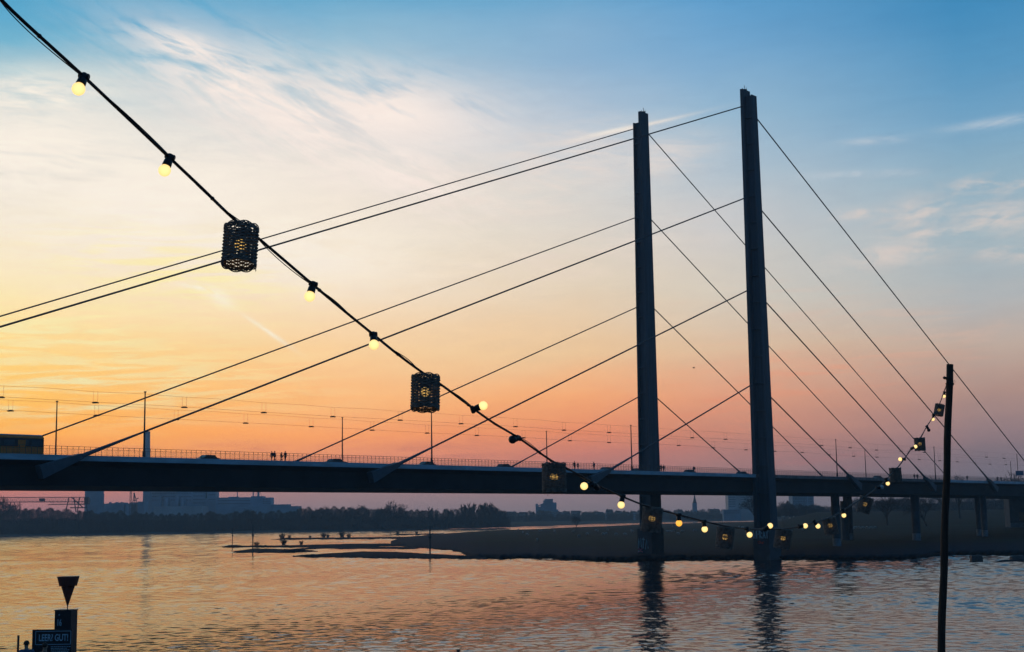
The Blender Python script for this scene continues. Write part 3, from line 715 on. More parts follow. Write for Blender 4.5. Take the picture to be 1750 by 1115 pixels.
def person(label, loc, rz=0.0, h=1.74, stride=.22, top=None, legs=None, arm=.15, seated=False, group=None, long_hair=False, bag=False):
    """faces +Y locally; one continuous body with clothing laid over it"""
    k = h / 1.74; t = thing('person', label, 'person', loc, group, rz)
    st = stride
    J = dict(pel=(0,0,.93), wai=(0,.01,1.10), che=(0,.01,1.32), nb=(0,0,1.47), nk=(0,.02,1.53), hd=(0,.035,1.62), ht=(0,.02,1.69),
             hL=(-.095,0,.90), kL=(-.105,st*.62,.50), aL=(-.10,st*.75,.09), tL=(-.11,st*.75+.17,.035),
             hR=(.095,0,.90), kR=(.105,-st*.15,.49), aR=(.10,-st*1.0,.11), tR=(.11,-st*1.0+.17,.035),
             sL=(-.185,0,1.42), eL=(-.235,-arm*.5-.03,1.14), wL=(-.235,-arm*.2+.06,.90), sR=(.185,0,1.42), eR=(.235,arm*.5-.03,1.14), wR=(.235,arm+.06,.92))
    def mk(nm, chain, radii, m_, sub=1, root=0):
        names = []; Ed = []
        for c in chain:
            for a in c:
                if a not in names: names.append(a)
            Ed += [(names.index(a), names.index(b)) for a, b in zip(c, c[1:])]
        return obj_from(skin(nm, [Vector(J[n]) * k for n in names], Ed, [tuple(q * k for q in (radii[n] if hasattr(radii[n], '__len__') else (radii[n],)*2)) for n in names], m_, sub, root), nm, m_, t)
    R_ = dict(pel=(.145,.105), wai=(.13,.095), che=(.155,.11), nb=(.075,.07), nk=.05, hd=(.078,.095), ht=(.06,.075), hL=.085, kL=.056, aL=.038, tL=(.04,.025), hR=.085, kR=.056, aR=.038, tR=(.04,.025), sL=.055, eL=.042, wL=.026, sR=.055, eR=.042, wR=.026)
    for sg in 'LR':     # hands with five fingers rooted in the palm
        wv = Vector(J['w' + sg]); sx = -1 if sg == 'L' else 1
        J['p' + sg] = tuple(wv + Vector((0, .01, -.07))); R_['p' + sg] = (.018, .034)
        for i, (dy, ln) in enumerate(((-.03,.055),(-.010,.068),(.010,.074),(.030,.064))):
            J['f%d%s' % (i, sg)] = tuple(wv + Vector((0, .01 + dy, -.10))); J['g%d%s' % (i, sg)] = tuple(wv + Vector((-sx * .018, .015 + dy, -.10 - ln))); R_['f%d%s' % (i, sg)] = .0095; R_['g%d%s' % (i, sg)] = .0075
        J['th' + sg] = tuple(wv + Vector((-sx * .01, .052, -.075))); R_['th' + sg] = .010
    chain = [['pel','wai','che','nb','nk','hd','ht'],['pel','hL','kL','aL','tL'],['pel','hR','kR','aR','tR'],['che','sL','eL','wL','pL'],['che','sR','eR','wR','pR']]
    for sg in 'LR':
        for i in range(4): chain.append(['p' + sg, 'f%d%s' % (i, sg), 'g%d%s' % (i, sg)])
        chain.append(['p' + sg, 'th' + sg])
    mk('body', chain, R_, skinm, 1)
    big = {n: tuple(q + .018 for q in (v if hasattr(v, '__len__') else (v, v))) for n, v in R_.items()}
    J['eL2'] = J['eL']; 
    mk('jacket', [['pel','wai','che','nb'],['che','sL','eL','wL'],['che','sR','eR','wR']], big, top or cl_dark)
    mk('trousers', [['pel','hL','kL','aL'],['pel','hR','kR','aR']], {**big, 'pel': (.15,.11)}, legs or cl_jean)
    for sg in 'LR':
        a, tt = Vector(J['a' + sg]), Vector(J['t' + sg]); mk_ = MB(); 
        mk_.tube([(a + Vector((0,-.05,-.045))) * k, (a + Vector((0,.02,-.04))) * k, (tt + Vector((0,-.03,.01))) * k, (tt + Vector((0,.03,0))) * k], [.04*k,.055*k,.046*k,.028*k], 8)
        o = obj_from(mk_.mesh('shoe', True), 'shoe', cl_dark, t)
    hb = MB(); Mh = Matrix.Translation(Vector((0,.018,1.668)) * k)
    prof = [(.001,.082)] + [(.088 * math.sin(a) * k, .082 * math.cos(a) * k) for a in (.35,.7,1.05,1.4,1.7)] + ([(.085*k,-.06*k),(.075*k,-.14*k)] if long_hair else [(.075*k,-.04*k)])
    hb.lathe(prof, 12, Mh @ Matrix.Rotation(R(14), 4, 'X')); obj_from(hb.mesh('hair', True), 'hair', hairm, t)
    fb = MB(); fb.tube([Vector((0,.125,1.635))*k, Vector((0,.142,1.61))*k, Vector((0,.12,1.60))*k], [.008*k,.013*k,.006*k], 6)      # nose
    for sx in (-1, 1): fb.tube([Vector((sx*.083,.02,1.655))*k, Vector((sx*.09,.015,1.62))*k], [.012*k,.008*k], 6)               # ears
    obj_from(fb.mesh('face_features', True), 'face_features', skinm, t)
    eb = MB()
    for sx in (-1, 1): eb.lathe([(.001,.011*k),(.008*k,.006*k),(.011*k,0),(.008*k,-.006*k),(.001,-.011*k)], 8, Matrix.Translation(Vector((sx*.032,.112,1.645))*k))
    obj_from(eb.mesh('eyes', True), 'eyes', hairm, t)
    if bag: MB_ = MB(); MB_.box((.02*k,-.20*k,1.22*k), (.28*k,.15*k,.4*k)); obj_from(MB_.mesh('backpack'), 'backpack', cl_blue, t)
    return t
def deck_pt(x, n_):
    P = onplane(x, 790, n_)
    for _ in range(3): pass
    P.z = ztop(sof(P)) - .12; return P
RZ_AL = -TH            # walking along the deck, away
PPL = [(464.5,1.72,cl_dark,cl_jean,'person at the left of the first pair walking on the bridge, far left group'),(469,1.78,cl_grey,cl_dark,'person at the right of the first pair walking on the bridge, far left group'),
       (481,1.60,cl_dark,cl_grey,'shorter person of the second pair in the far left group on the bridge'),(487.5,1.82,cl_dark,cl_dark,'tallest person with elbows out, last of the far left group on the bridge'),
       (981.5,1.80,cl_dark,cl_dark,'taller person of the pair just right of the third wicker shade'),(987.5,1.55,cl_blue,cl_jean,'shorter person in a blue jacket just right of the third wicker shade'),
       (1015,1.82,cl_blue,cl_jean,'person leaning over the bridge rail beside the end of a stay'),
       (1129.5,1.78,cl_dark,cl_dark,'person at the left of the pair right of the far pylon'),(1134,1.72,cl_dark,cl_jean,'person at the right of the pair right of the far pylon'),(1185.5,1.7,cl_dark,cl_grey,'lone walker on the bridge between the two pylons'),
       (1561.5,1.75,cl_dark,cl_dark,'person at the left of the pair by the ninth wicker shade'),(1566.5,1.75,cl_dark,cl_jean,'person at the right of the pair by the ninth wicker shade'),
       (1703,1.75,cl_dark,cl_dark,'person at the left of the pair near the right edge of the bridge'),(1709,1.7,cl_dark,cl_jean,'person at the right of the pair near the right edge of the bridge'),(1651.5,1.75,cl_dark,cl_dark,'person alone on the bridge right of the wooden pole')]
for i, (x, h, tp, lg, lab) in enumerate(PPL):
    P = deck_pt(x, 2.6); P.z += .0
    person(lab, P, RZ_AL + (math.pi if i % 3 == 0 else 0) + random.uniform(-.3,.3), h, random.uniform(.12,.26), tp, lg, random.uniform(.05,.22), group='people on the bridge', long_hair=i in (2,5), bag=i in (1,9))

# ------------------------------------------------------------------ traffic
glassd = mat('car_glass', (.02,.025,.03), .15, .1, 2, spec=.6); tyre = mat('tyre', (.02,.02,.02), .9, .2, 5); rim = mat('rim', (.35,.35,.36), .4, .1, 5, metal=.6)
headm = mat('headlight_glass', (.5,.5,.5), .2, .1, 3); tailm = mat('tail_light', (.35,.03,.02), .3, .1, 3)
def car(label, paint, loc, rz):
    t = thing('car', label, 'car', loc, 'cars driving over the bridge', rz)
    def ex(prof, hw, name, m_, par, inset=0.0):
        mb = MB(); k = len(prof); mb.add([(x, -hw + (inset if z > .95 else 0), z) for x, z in prof] + [(x, hw - (inset if z > .95 else 0), z) for x, z in prof], [tuple(range(k)), tuple(reversed(range(k, 2 * k)))] + [(i, i + k, (i + 1) % k + k, (i + 1) % k) for i in range(k)])
        return obj_from(mb.mesh(name), name, m_, par)
    body = ex([(-2.15,.3),(-2.2,.62),(-2.1,.92),(-1.75,.98),(-1.2,1.42),(.25,1.45),(1.0,.98),(1.85,.86),(2.15,.66),(2.15,.3)], .88, 'body', paint, t, .12)
    ex([(-1.62,1.0),(-1.17,1.38),(.22,1.41),(.9,1.0)], .775, 'window', glassd, t)
    mb = MB(); mb.add([(.30,-.7,1.44),(.30,.7,1.44),(1.03,.78,.99),(1.03,-.78,.99)], [(0,1,2,3)]); obj_from(mb.mesh('windscreen'), 'windscreen', glassd, t)
    for x in (-1.35, 1.35):
        for y in (-.8, .8):
            wh = MB().tube([(x, y - .1, .33), (x, y + .1, .33)], .33, 16); wo_ = obj_from(wh.mesh('wheel'), 'wheel', tyre, t)
            obj_from(MB().tube([(x, y - .105, .33), (x, y + .105, .33)], .2, 12).mesh('rim'), 'rim', rim, wo_)
    for y in (-.62, .62):
        obj_from(MB().box((2.13, y, .68), (.1,.32,.14)).mesh('headlight'), 'headlight', headm, t); obj_from(MB().box((-2.17, y, .78), (.1,.3,.14)).mesh('tail_light'), 'tail_light', tailm, t)
    return t
paints = [mat('car_paint_dark', (.03,.035,.045), .35, .1, 1, spec=.5), mat('car_paint_grey', (.12,.13,.14), .35, .1, 1, spec=.5), mat('car_paint_red', (.10,.03,.03), .35, .1, 1, spec=.5)]
cl = [(352,'dark car on the bridge right of the chimney'),(575,'dark car on the bridge beside the fourth lamp post'),(727,'dark car on the bridge beneath the second wicker shade'),(863,'dark red car on the bridge left of the third wicker shade'),(1034,'grey car on the bridge behind the thick end of a stay'),(1092,'dark car on the bridge almost behind the far pylon'),(1176,'dark red car on the bridge between the two pylons'),(1268,'dark car on the bridge just left of the near pylon'),(1497,'dark car on the bridge near the eighth wicker shade')]
for i, (x, lab) in enumerate(cl):
    P = deck_pt(x, 14.0); car(lab, paints[2] if 'red' in lab else paints[1] if 'grey' in lab else paints[0], P, math.pi / 2 - TH + (0 if i % 2 else math.pi))
# tram at the left edge
tm = mat('tram_lower_panel', (.95,.26,.05), .5, .2, 2); tmd = mat('tram_roof_paint', (.55,.62,.70), .5, .2, 1)
P = onplane(66, 775, 13.0); P.z = ztop(sof(P)) - .1; sT = sof(P)
tr = thing('tram', 'yellow and dark tram crossing the bridge at the left edge', 'tram', P)
Ztr = P.z
def tbox(s0, s1, n0, n1, z0, z1, name, m_, par=None):
    hx = [DK(s, n, Ztr + z) for z in (z0, z1) for s, n in ((s0,n0),(s1,n0),(s1,n1),(s0,n1))]
    return MB().hexa(hx).build(name, m_, par or tr)
for c in range(2):
    e = sT - c * 14.5; b0 = e - 14.0
    sec = lambda s: [(11.7, Ztr + .35), (11.66, Ztr + 1.75), (11.7, Ztr + 3.1), (12.0, Ztr + 3.35), (14.0, Ztr + 3.35), (14.3, Ztr + 3.1), (14.34, Ztr + 1.75), (14.3, Ztr + .35)]
    extr(sec, b0, e, 7).build('body', tm, tr)
    extr(lambda s: [(11.9, Ztr + 3.34), (11.95, Ztr + 3.5), (14.05, Ztr + 3.5), (14.1, Ztr + 3.34)], b0 + .2, e - .2, 6.8).build('roof', tmd, tr)
    tbox(b0 + .05, e - .05, 11.62, 11.67, 1.75, 2.95, 'window_band', glassd)
    for i in range(6): tbox(b0 + 1 + i * 2.2, b0 + 2.7 + i * 2.2, 11.60, 11.625, 1.85, 2.7, 'window', winm)
    for i in (0, 1): tbox(b0 + 3.2 + i * 6.6, b0 + 4.4 + i * 6.6, 11.585, 11.60,   .45, 2.7, 'door', tm)
    tbox(b0 + 2, e - 2, 12.3, 13.7, .02, .36, 'bogie', blackp)
tbox(sT - 14.5, sT - 14.0, 12, 14, .5, 3.2, 'gangway', blackp)
# blue road sign on posts near the right edge
sgm = mat('road_sign_blue', (.08,.20,.32), .5, .1, 2)
P = deck_pt(1733, 6); t = thing('road_sign', 'blue road sign panel on two thin posts at the right edge of the bridge', 'road sign', P)
T_ = onplane(1732, 776, 6)
for dx in (0, 1.1): MB().tube([P + Vector((dx - 1.2 * (dx == 0),0,0)), (P.x + dx - 1.2 * (dx == 0), P.y, T_.z - 2.5 * (dx == 0))], .1, 6).build('post', pole_m, t)
MB().box((P.x + 1.6, P.y - .15, P.z + 3.2), (2.7,.12,1.6)).build('sign_panel', sgm, t)
# ------------------------------------------------------------------ string of lights
def wpx(x): return 68 - .0409 * (x - 410)             # a shade is this many pixels wide at column x
def SD(x): return .17 * F / wpx(x)                    # so this is how far away the string is there
def sp(x, y, dd=0.0): return at(x, y, SD(x) + dd)
PATH = [(-24,-46),(5,3),(143,131),(290,270),(345,322),(398,373),(448,413),(535,487),(590,533),(638,572),(680,606),(722,637),(757,660),(808,698),(845,724),(885,748),(940,786),(975,804),(1014,826),(1064,849),(1110,867),(1160,880),(1203,891),(1239,899),(1277,904),(1309,905),(1337,904),(1367,900),(1392,893),(1419,885),(1440,873),(1468,856),(1499,834),(1514,820),(1530,804),(1545,785),(1558,767),(1573,748),(1584,729),(1595,712),(1605,692),(1614,669),(1619,652)]
def spline(P, n):
    out = []
    for i in range(len(P) - 1):
        a, b, c, d = P[max(0, i - 1)], P[i], P[i + 1], P[min(len(P) - 1, i + 2)]
        for j in range(n):
            t = j / n; out.append(.5 * ((2 * b) + (c - a) * t + (2 * a - 5 * b + 4 * c - d) * t * t + (3 * b - a - 3 * c + d) * t ** 3))
    out.append(P[-1]); return out
P3 = spline([sp(x, y) for x, y in PATH], 6)
string = thing('string_light_cable', 'black light cable with a thin cord twisted round it, sagging to the leaning pole', 'cable', P3[40])
MB().tube(P3, .0068, 8).build('cable', cablem, string, True)
cord = []
for i, p in enumerate(P3):
    a = i * .42; r_ = .0085 + .004 * math.sin(i * .21)
    cord.append(p + Vector((math.cos(a) * r_, math.sin(a) * .01, math.sin(a + .4) * r_)))
MB().tube(spline(cord, 2), .0022, 6).build('cord', wirem, string, True)
for i in range(9, len(P3) - 4, 17):
    d = (P3[i + 1] - P3[i]).normalized(); MB().tube([P3[i] - d * .004, P3[i] + d * .004], .0088, 8).build('cable_tie', blackp, string)
# bulbs
def globe(r_, n=20):
    prof = [(.0135, .0), (.0150, -.004)]
    for i in range(1, 12):
        a = math.pi * (.15 + .85 * i / 11); prof.append((max(.0002, r_ * math.sin(a)), -.026 + r_ * math.cos(a) + .0))
    return MB().lathe(prof, n)
bulb_parts = {}
def make_bulb(kind):
    t = thing('light_bulb', 'x', 'light bulb', (0,0,0), 'bulbs on the string of lights')
    c = MB(); c.lathe([(.0002,.016),(.012,.015),(.016,.008),(.0165,-.006),(.0145,-.011),(.0175,-.014),(.019,-.034),(.0185,-.040),(.0002,-.040)], 18)
    obj_from(c.mesh('socket', True), 'socket', blackp, t)
    c = MB().tube([(-.021,0,.004), (-.017,0,.004), (.017,0,.004), (.021,0,.004)], [.009,.0125,.0125,.009], 10); obj_from(c.mesh('cable_clip'), 'cable_clip', blackp, t)
    gm = globe(.0252); o = obj_from(gm.mesh('glass_globe', True), 'glass_globe', {'on': bulb_on, 'amber': bulb_on2, 'dim': bulb_in, 'off': bulb_off, 'dark': bulb_dark}[kind], t)
    o.location = (0, 0, -.034); return t
def place_bulb(sx, sy, bx, by, kind, label, toward=0.0):
    a = sp(sx, sy); D = SD(sx)
    k_ = D / F; dx, dz = (bx - sx) * k_, -(by - sy) * k_
    L = .060; inpl = math.hypot(dx, dz); dy = -math.sqrt(max(0, L * L - inpl * inpl)) if inpl < L else 0
    if toward: dy = abs(dy)
    d = Vector((dx, dy, dz)).normalized()
    t = make_bulb(kind); t.location = a; t.rotation_mode = 'QUATERNION'; t.rotation_quaternion = Vector((0, 0, -1)).rotation_difference(d)
    t['label'] = label
    return t
BULBS = [(143,132,138,157,'on','first lit bulb of the string, largest, hanging at the upper left'),(290,270,283,294,'on','lit bulb hanging between the top left bulb and the largest wicker shade'),
 (535,487,530,508,'on','lit bulb just below right of the largest wicker shade'),(638,573,640,591,'on','lit bulb hanging just above left of the second wicker shade'),
 (809,700,826,694,'on','lit bulb turned sideways to the right, below the second wicker shade'),(886,749,876,752,'dark','dark unlit bulb lying on the cable above the bridge rail'),
 (1012,828,998,831,'on','lit bulb turned down to the left beside the black plug connector'),(1064,849,1061,863,'on','lit bulb hanging under the bridge deck left of the far pylon'),
 (1160,881,1160,896,'amber','amber lit bulb hanging right of the far pylon'),(1203,892,1204,906,'on','lit bulb between the amber bulb and the fifth wicker shade'),
 (1276,904,1280,914,'on','lit bulb hanging just left of the near pylon'),(1307,905,1318,898,'on','lit bulb pointing up in front of the near pylon'),
 (1366,900,1378,899,'on','lit bulb pointing sideways right of the near pylon'),(1391,892,1398,900,'on','lit bulb just left of the seventh wicker shade'),
 (1440,872,1442,882,'on','lit bulb hanging before the narrow capped column'),(1499,834,1509,833,'off','whitish unlit bulb pointing right below the bridge deck'),
 (1514,819,1517,827,'on','lit bulb at the lower left corner of the ninth wicker shade'),(1546,785,1537,785,'on','lit bulb turned left, above the ninth wicker shade'),
 (1558,767,1566,763,'on','lit bulb in front of the tenth wicker shade'),(1584,729,1587.5,737,'dark','grey unlit bulb between the two topmost wicker shades by the pole'),
 (1595,710,1594,717,'on','lit bulb just under the wicker shade nearest the pole'),(1614,671,1613,678,'on','last lit bulb, right under the clamps of the wooden pole')]
for b in BULBS: place_bulb(*b)
# black connector box in the string
cb = sp(1018, 832); d = (sp(1023, 838) - sp(1006, 821)).normalized()
o = MB().tube([cb - d * .045, cb - d * .03, cb + d * .03, cb + d * .05], [.014, .021, .019, .013], 12).build('cable_connector', blackp, None, True, cb); tag(o, 'black plug connector joining two lengths of the light cable', 'connector')

def basket_parts(seed):
    rn = random.Random(seed); RR, HH = .0715, .168
    st = MB(); ns = 20
    for i in range(ns):
        a = 2 * math.pi * i / ns + rn.uniform(-.04, .04)
        st.tube([(RR * math.cos(a + .02 * j), RR * math.sin(a + .02 * j), -HH / 2 + HH * j / 4) for j in range(5)], .0026, 5)
    wv = MB(); rows_ = 19; nseg = 80
    for r_ in range(rows_):
        z = -HH / 2 + .014 + (HH - .030) * r_ / (rows_ - 1); jit = [rn.uniform(-.0006, .0006) for _ in range(9)]
        pts = []
        for i in range(nseg):
            a = 2 * math.pi * i / nseg
            rad = RR + .0042 * math.cos(ns / 2 * a + math.pi * r_) + .0015 * math.sin(2 * a + seed)
            pts.append((rad * math.cos(a), rad * math.sin(a), z + jit[int(i / nseg * 8)] + .0005 * math.sin(3 * a + r_)))
        wv.tube(pts, .0036 + rn.uniform(-.0006, .0004), 5, closed=True)
    rims = []
    for z, sgn in ((HH / 2 - .004, 1), (-HH / 2 + .004, -1)):
        mb = MB()
        for q in range(3):       # three strands plaited round the edge
            pts = []
            for i in range(72):
                a = 2 * math.pi * i / 72; ph = 9 * a + q * 2.094
                rad = RR - .001 + .0042 * math.cos(ph); pts.append((rad * math.cos(a), rad * math.sin(a), z + .0062 * math.sin(ph) + rn.uniform(-.0006, .0006)))
            mb.tube(pts, .0038, 5, closed=True)
        for i in range(8):       # loops of the border
            a0 = 2 * math.pi * i / 8; pts = []
            for j in range(7):
                a = a0 + .95 * j / 6 * .9; pts.append(((RR + .003) * math.cos(a), (RR + .003) * math.sin(a), z + sgn * (.003 + .009 * math.sin(math.pi * j / 6))))
            mb.tube(pts, .0028, 5)
        if sgn < 0:
            for _ in range(2):
                a = rn.uniform(0, 6.3); mb.tube([(RR * math.cos(a), RR * math.sin(a), z), ((RR + .004) * math.cos(a + .05), (RR + .004) * math.sin(a + .05), z - .028)], .0012, 4)
        else:
            a = rn.uniform(0, 6.3); mb.tube([(RR * math.cos(a), RR * math.sin(a), z), ((RR + .008) * math.cos(a + .05), (RR + .008) * math.sin(a + .05), z + .02)], .0012, 4)
        rims.append(mb)
    cr = MB()
    for a in (0.3, 1.87): cr.tube([(RR * math.cos(a), RR * math.sin(a), HH / 2 - .012), (-RR * math.cos(a), -RR * math.sin(a), HH / 2 - .012)], .004, 5)
    return [('weave', wv.mesh('weave', True)), ('stakes', st.mesh('stakes', True)), ('rim', rims[0].mesh('rim', True)), ('rim', rims[1].mesh('rim', True)), ('cross_sticks', cr.mesh('cross_sticks', True))]
BV = [basket_parts(s) for s in (3, 8, 21)]
for pp in BV:
    for _, me in pp: me.materials.append(wick)
#        centre        sideways tilt, tilt towards viewer, size, bulb glow offset (x,z), label
BASK = [(410.5,421,1,-13,1.0,'largest wicker shade, at the upper left, open bottom and holes showing the sky'),(727,671.5,1,-9,1.0,'second wicker shade, against the orange sky above the bridge'),
 (947,817,0,-3,1.0,'third wicker shade, in front of the bridge girder'),(1114,888,8,2,.98,'fourth wicker shade, tilted, in front of the far pylon'),
 (1239,919,7,2,.98,'fifth wicker shade, over the dark meadow between the two pylons'),(1338,921,10,2,1.02,'sixth wicker shade, tilted, just right of the near pylon'),
 (1419,899,-10,2,1.0,'seventh wicker shade, leaning right, before the first bridge pier'),(1478,863,17,4,1.05,'eighth wicker shade, strongly tilted, hanging just under the bridge deck'),
 (1530.5,812,-2,0,1.02,'ninth wicker shade, upright, in front of the right part of the bridge deck'),(1572,759.5,-1,0,1.0,'tenth wicker shade, upright with a lit bulb before it'),
 (1605,701,14,-4,.95,'topmost wicker shade beside the wooden pole')]
for i, (x, y, tl, tv, sc, lab) in enumerate(BASK):
    c = sp(x, y, .01); t = thing('wicker_lampshade', lab, 'lampshade', c, 'wicker shades on the string of lights')
    for nm, me in BV[i % 3]: obj_from(me, nm, None, t)
    t.rotation_euler = (R(tv), R(tl), R(37 * i % 90)); t.rotation_mode = 'ZXY' if False else 'XYZ'
    # spin round the own axis first, then tilt
    t.rotation_mode = 'QUATERNION'; t.rotation_quaternion = (Matrix.Rotation(R(tl), 3, 'Y') @ Matrix.Rotation(R(tv), 3, 'X') @ Matrix.Rotation(R(37 * i), 3, 'Z')).to_quaternion(); t.scale = (sc,) * 3
    if i != 8:
        bl = make_bulb('dim'); bl.location = c + (t.rotation_quaternion @ Vector((.0, .0, .066 * sc))); bl.rotation_mode = 'QUATERNION'; bl.rotation_quaternion = t.rotation_quaternion.copy()
        bl['label'] = 'bulb glowing amber inside the ' + lab.split(',')[0]; bl['group'] = 'bulbs inside the wicker shades'
# poles that carry the string
def wood_pole(px_top, px_bot, D, r0, r1, label, extras=None):
    T = at(*px_top, D); B = at(*px_bot, D); d = (B - T).normalized(); tt = (QZ - T.z) / d.z; G_ = T + d * tt
    t = thing('wooden_pole', label, 'pole', G_)
    n = 26; pts = [T.lerp(G_, i / n) + Vector((.006 * math.sin(i * 1.3), 0, 0)) for i in range(n + 1)]
    MB().tube(pts, [r0 + (r1 - r0) * i / n + .0015 * math.sin(i * 2.1) for i in range(n + 1)], 14).build('shaft', woodp, t, True)
    return t, T
wp, wT = wood_pole((1623.4,623), (1608.5,1115), SD(1619), .052, .066, 'dark leaning wooden pole holding the right end of the light string')
def clamp(x, y, dx, r_):
    p = sp(x, y) if False else at(x, y, SD(1619)); mb = MB().tube([p, p + Vector((dx, -.0, .0))], r_ * .6, 8); mb.lathe([(.0002, r_),(r_*.8, r_*.6),(r_,0),(r_*.8,-r_*.6),(.0002,-r_)], 10, Matrix.Translation(p)); mb.build('clamp', blackp, wp, True)
clamp(1614, 646, .07, .026); clamp(1628.5, 656.5, -.03, .022); clamp(1627, 651, -.03, .016)
mb = MB(); p = at(1627, 653, SD(1619)); mb.tube([p, p + Vector((.04,0,.02)), p + Vector((.055,0,.0))], .0025, 5); mb.tube([p, p + Vector((.05,0,-.004))], .0025, 5); mb.build('wire_end', wirem, wp)
for zz in (648, 656):
    p = at(1622.2, zz, SD(1619)); MB().lathe([(.056,.01),(.058,.01),(.058,-.01),(.056,-.01)], 14, Matrix.Translation(p)).build('strap', blackp, wp)
lp, lT = wood_pole((-30,-58), (-80,900), SD(-22), .050, .062, 'dark wooden pole at the upper left corner, holding the near end of the light string')
# ------------------------------------------------------------------ foreground sign pillar
DS = 48.0; kx = DS / F
rust = mat('dark_red_paint', (.20,.05,.035), .6, .3, 3); signb = mat('sign_black', (.018,.022,.030), .55, .2, 2); signw = mat('sign_lettering', (.50,.66,.76), .6, .1, 2)
pc = at(111.5, 1044, DS); pl = thing('sign_pillar', 'black square pillar marked 16 with a dark red upturned cone on top, at the lower left', 'sign pillar', (pc.x, pc.y, QZ))
w_ = 35 * kx
MB().box((pc.x - .03, pc.y + .2, (QZ + pc.z) / 2), (w_ * .86, .42, pc.z - QZ), R(-12)).build('pillar', signb, pl)
MB().box((pc.x - .03, pc.y + .2, pc.z + .012), (w_ * .9, .45, .03), R(-12)).build('cap_plate', signb, pl)
def kz(y): return pc.z + (1044 - y) * kx
mb = MB(); T0 = (pc.x + .01, pc.y + .2)
Mc = Matrix.Translation(Vector((T0[0], T0[1], 0)))
MB().lathe([(.0005,kz(1003.5)),(14.4*kx,kz(1003.5)),(18.4*kx,kz(988)),(18.0*kx,kz(987.6)),(.0005,kz(987.6))], 28, Mc).build('drum', rust, pl)
MB().lathe([(.0005,kz(1037.5)),(1.2*kx,kz(1036)),(11.2*kx,kz(1004.2)),(.0005,kz(1004.2))], 28, Mc).build('cone', rust, pl)
MB().lathe([(.9*kx,kz(1045)),(.9*kx,kz(1036))], 10, Mc).build('shaft', rust, pl)
def text(s, size, x, z, y, m_, parent, name, sx=1.0, ex=.004, rz=0.0):
    cu = bpy.data.curves.new('t', 'FONT'); cu.body = s; cu.size = size; cu.extrude = ex; cu.align_x = 'CENTER'; cu.align_y = 'CENTER'; cu.offset = size * .018
    o = bpy.data.objects.new('t', cu); COL.objects.link(o); dg = bpy.context.evaluated_depsgraph_get(); me = bpy.data.meshes.new_from_object(o.evaluated_get(dg)); bpy.data.objects.remove(o)
    me.materials.clear(); me.materials.append(m_); c = obj_from(me, name, m_, parent)
    off = Vector((0,0,0)); q = parent
    while q is not None: off += q.location; q = q.parent
    c.location = Vector((x, y, z)) - off; c.rotation_euler = (R(90), 0, rz); c.scale = (sx, 1, 1); return c
text('16', 10.5 * kx * 1.45, at(101.5,1064,DS).x, kz(1064), pc.y - .02, signw, pl, 'number', .62, rz=R(-12))
text('=', 5 * kx * 1.3, at(101.5,1051,DS).x, kz(1051), pc.y - .02, signw, pl, 'mark', .7, rz=R(-12))
# board in front
DB = 47.2; kb = DB / F; bc = at(89, 1108, DB)
def bx(x): return at(x, 1090, DB).x
def bz(y): return at(89, y, DB).z
bd = thing('notice_board', 'black notice board reading LEER? GUT! in pale blue capitals', 'sign', (bc.x, DB, QZ))
MB().box(((bx(55.5) + bx(123)) / 2, DB, (bz(1076) + bz(1142)) / 2), (bx(123) - bx(55.5), .06, bz(1076) - bz(1142))).build('board', signb, bd)
for x in (62, 117): MB().box((bx(x), DB + .06, (QZ + bz(1080)) / 2), (.06,.05, bz(1080) - QZ)).build('leg', signb, bd)
fr = MB(); yb = DB - .033
for a, b in (((61.5,1078.5),(121.5,1079.5)),((61.5,1101),(121.5,1102))): fr.box(((bx(a[0]) + bx(b[0])) / 2, yb, (bz(a[1]) + bz(b[1])) / 2), (bx(b[0]) - bx(a[0]), .006, .016))
for x in (61.5, 121.5): fr.box((bx(x), yb - .002, (bz(1079) + bz(1101.5)) / 2), (.016, .006, bz(1079) - bz(1101.5)))
fr.build('border', signw, bd)
text('LEER? GUT!', 15.5 * kb, bx(92), bz(1090.5), yb, signw, bd, 'lettering', .64)
sm = MB()
for i, y in enumerate((1105.5, 1108.3, 1111.1, 1113.9)):
    x = 88.0
    while x < 120 - (i % 2) * 4:
        l = random.uniform(1.2, 4.2); sm.box((bx(x + l / 2), yb, bz(y)), (l * kb, .005, .018)); x += l + .9
sm.build('small_print', signw, bd)
o = MB().tube([at(31.5,1086,44), (at(31.5,1086,44).x, 44, QZ)], .036, 8).build('post', pole_m, None, False, (at(31.5,1086,44).x, 44, QZ)); tag(o, 'thin dark post at the lower left corner', 'post')
p = at(783, 1110, 51); o = MB().tube([(p.x, p.y, QZ), (p.x, p.y, p.z - .05), (p.x, p.y, p.z)], [.06, .06, .075], 10).build('mooring_post', pole_m, None, False, (p.x, p.y, QZ)); tag(o, 'dark post top just showing at the bottom edge', 'post')
P = at(45.5, 1100, 45.2); person('person in a blue jacket standing left of the notice board', (P.x, P.y, QZ), .5, 1.77, .08, cl_blue, cl_dark, .1)
P = at(76, 1100, 44.6); person('person in dark clothes standing before the notice board', (P.x, P.y, QZ), -.5, 1.74, .1, cl_dark, cl_dark, .1)

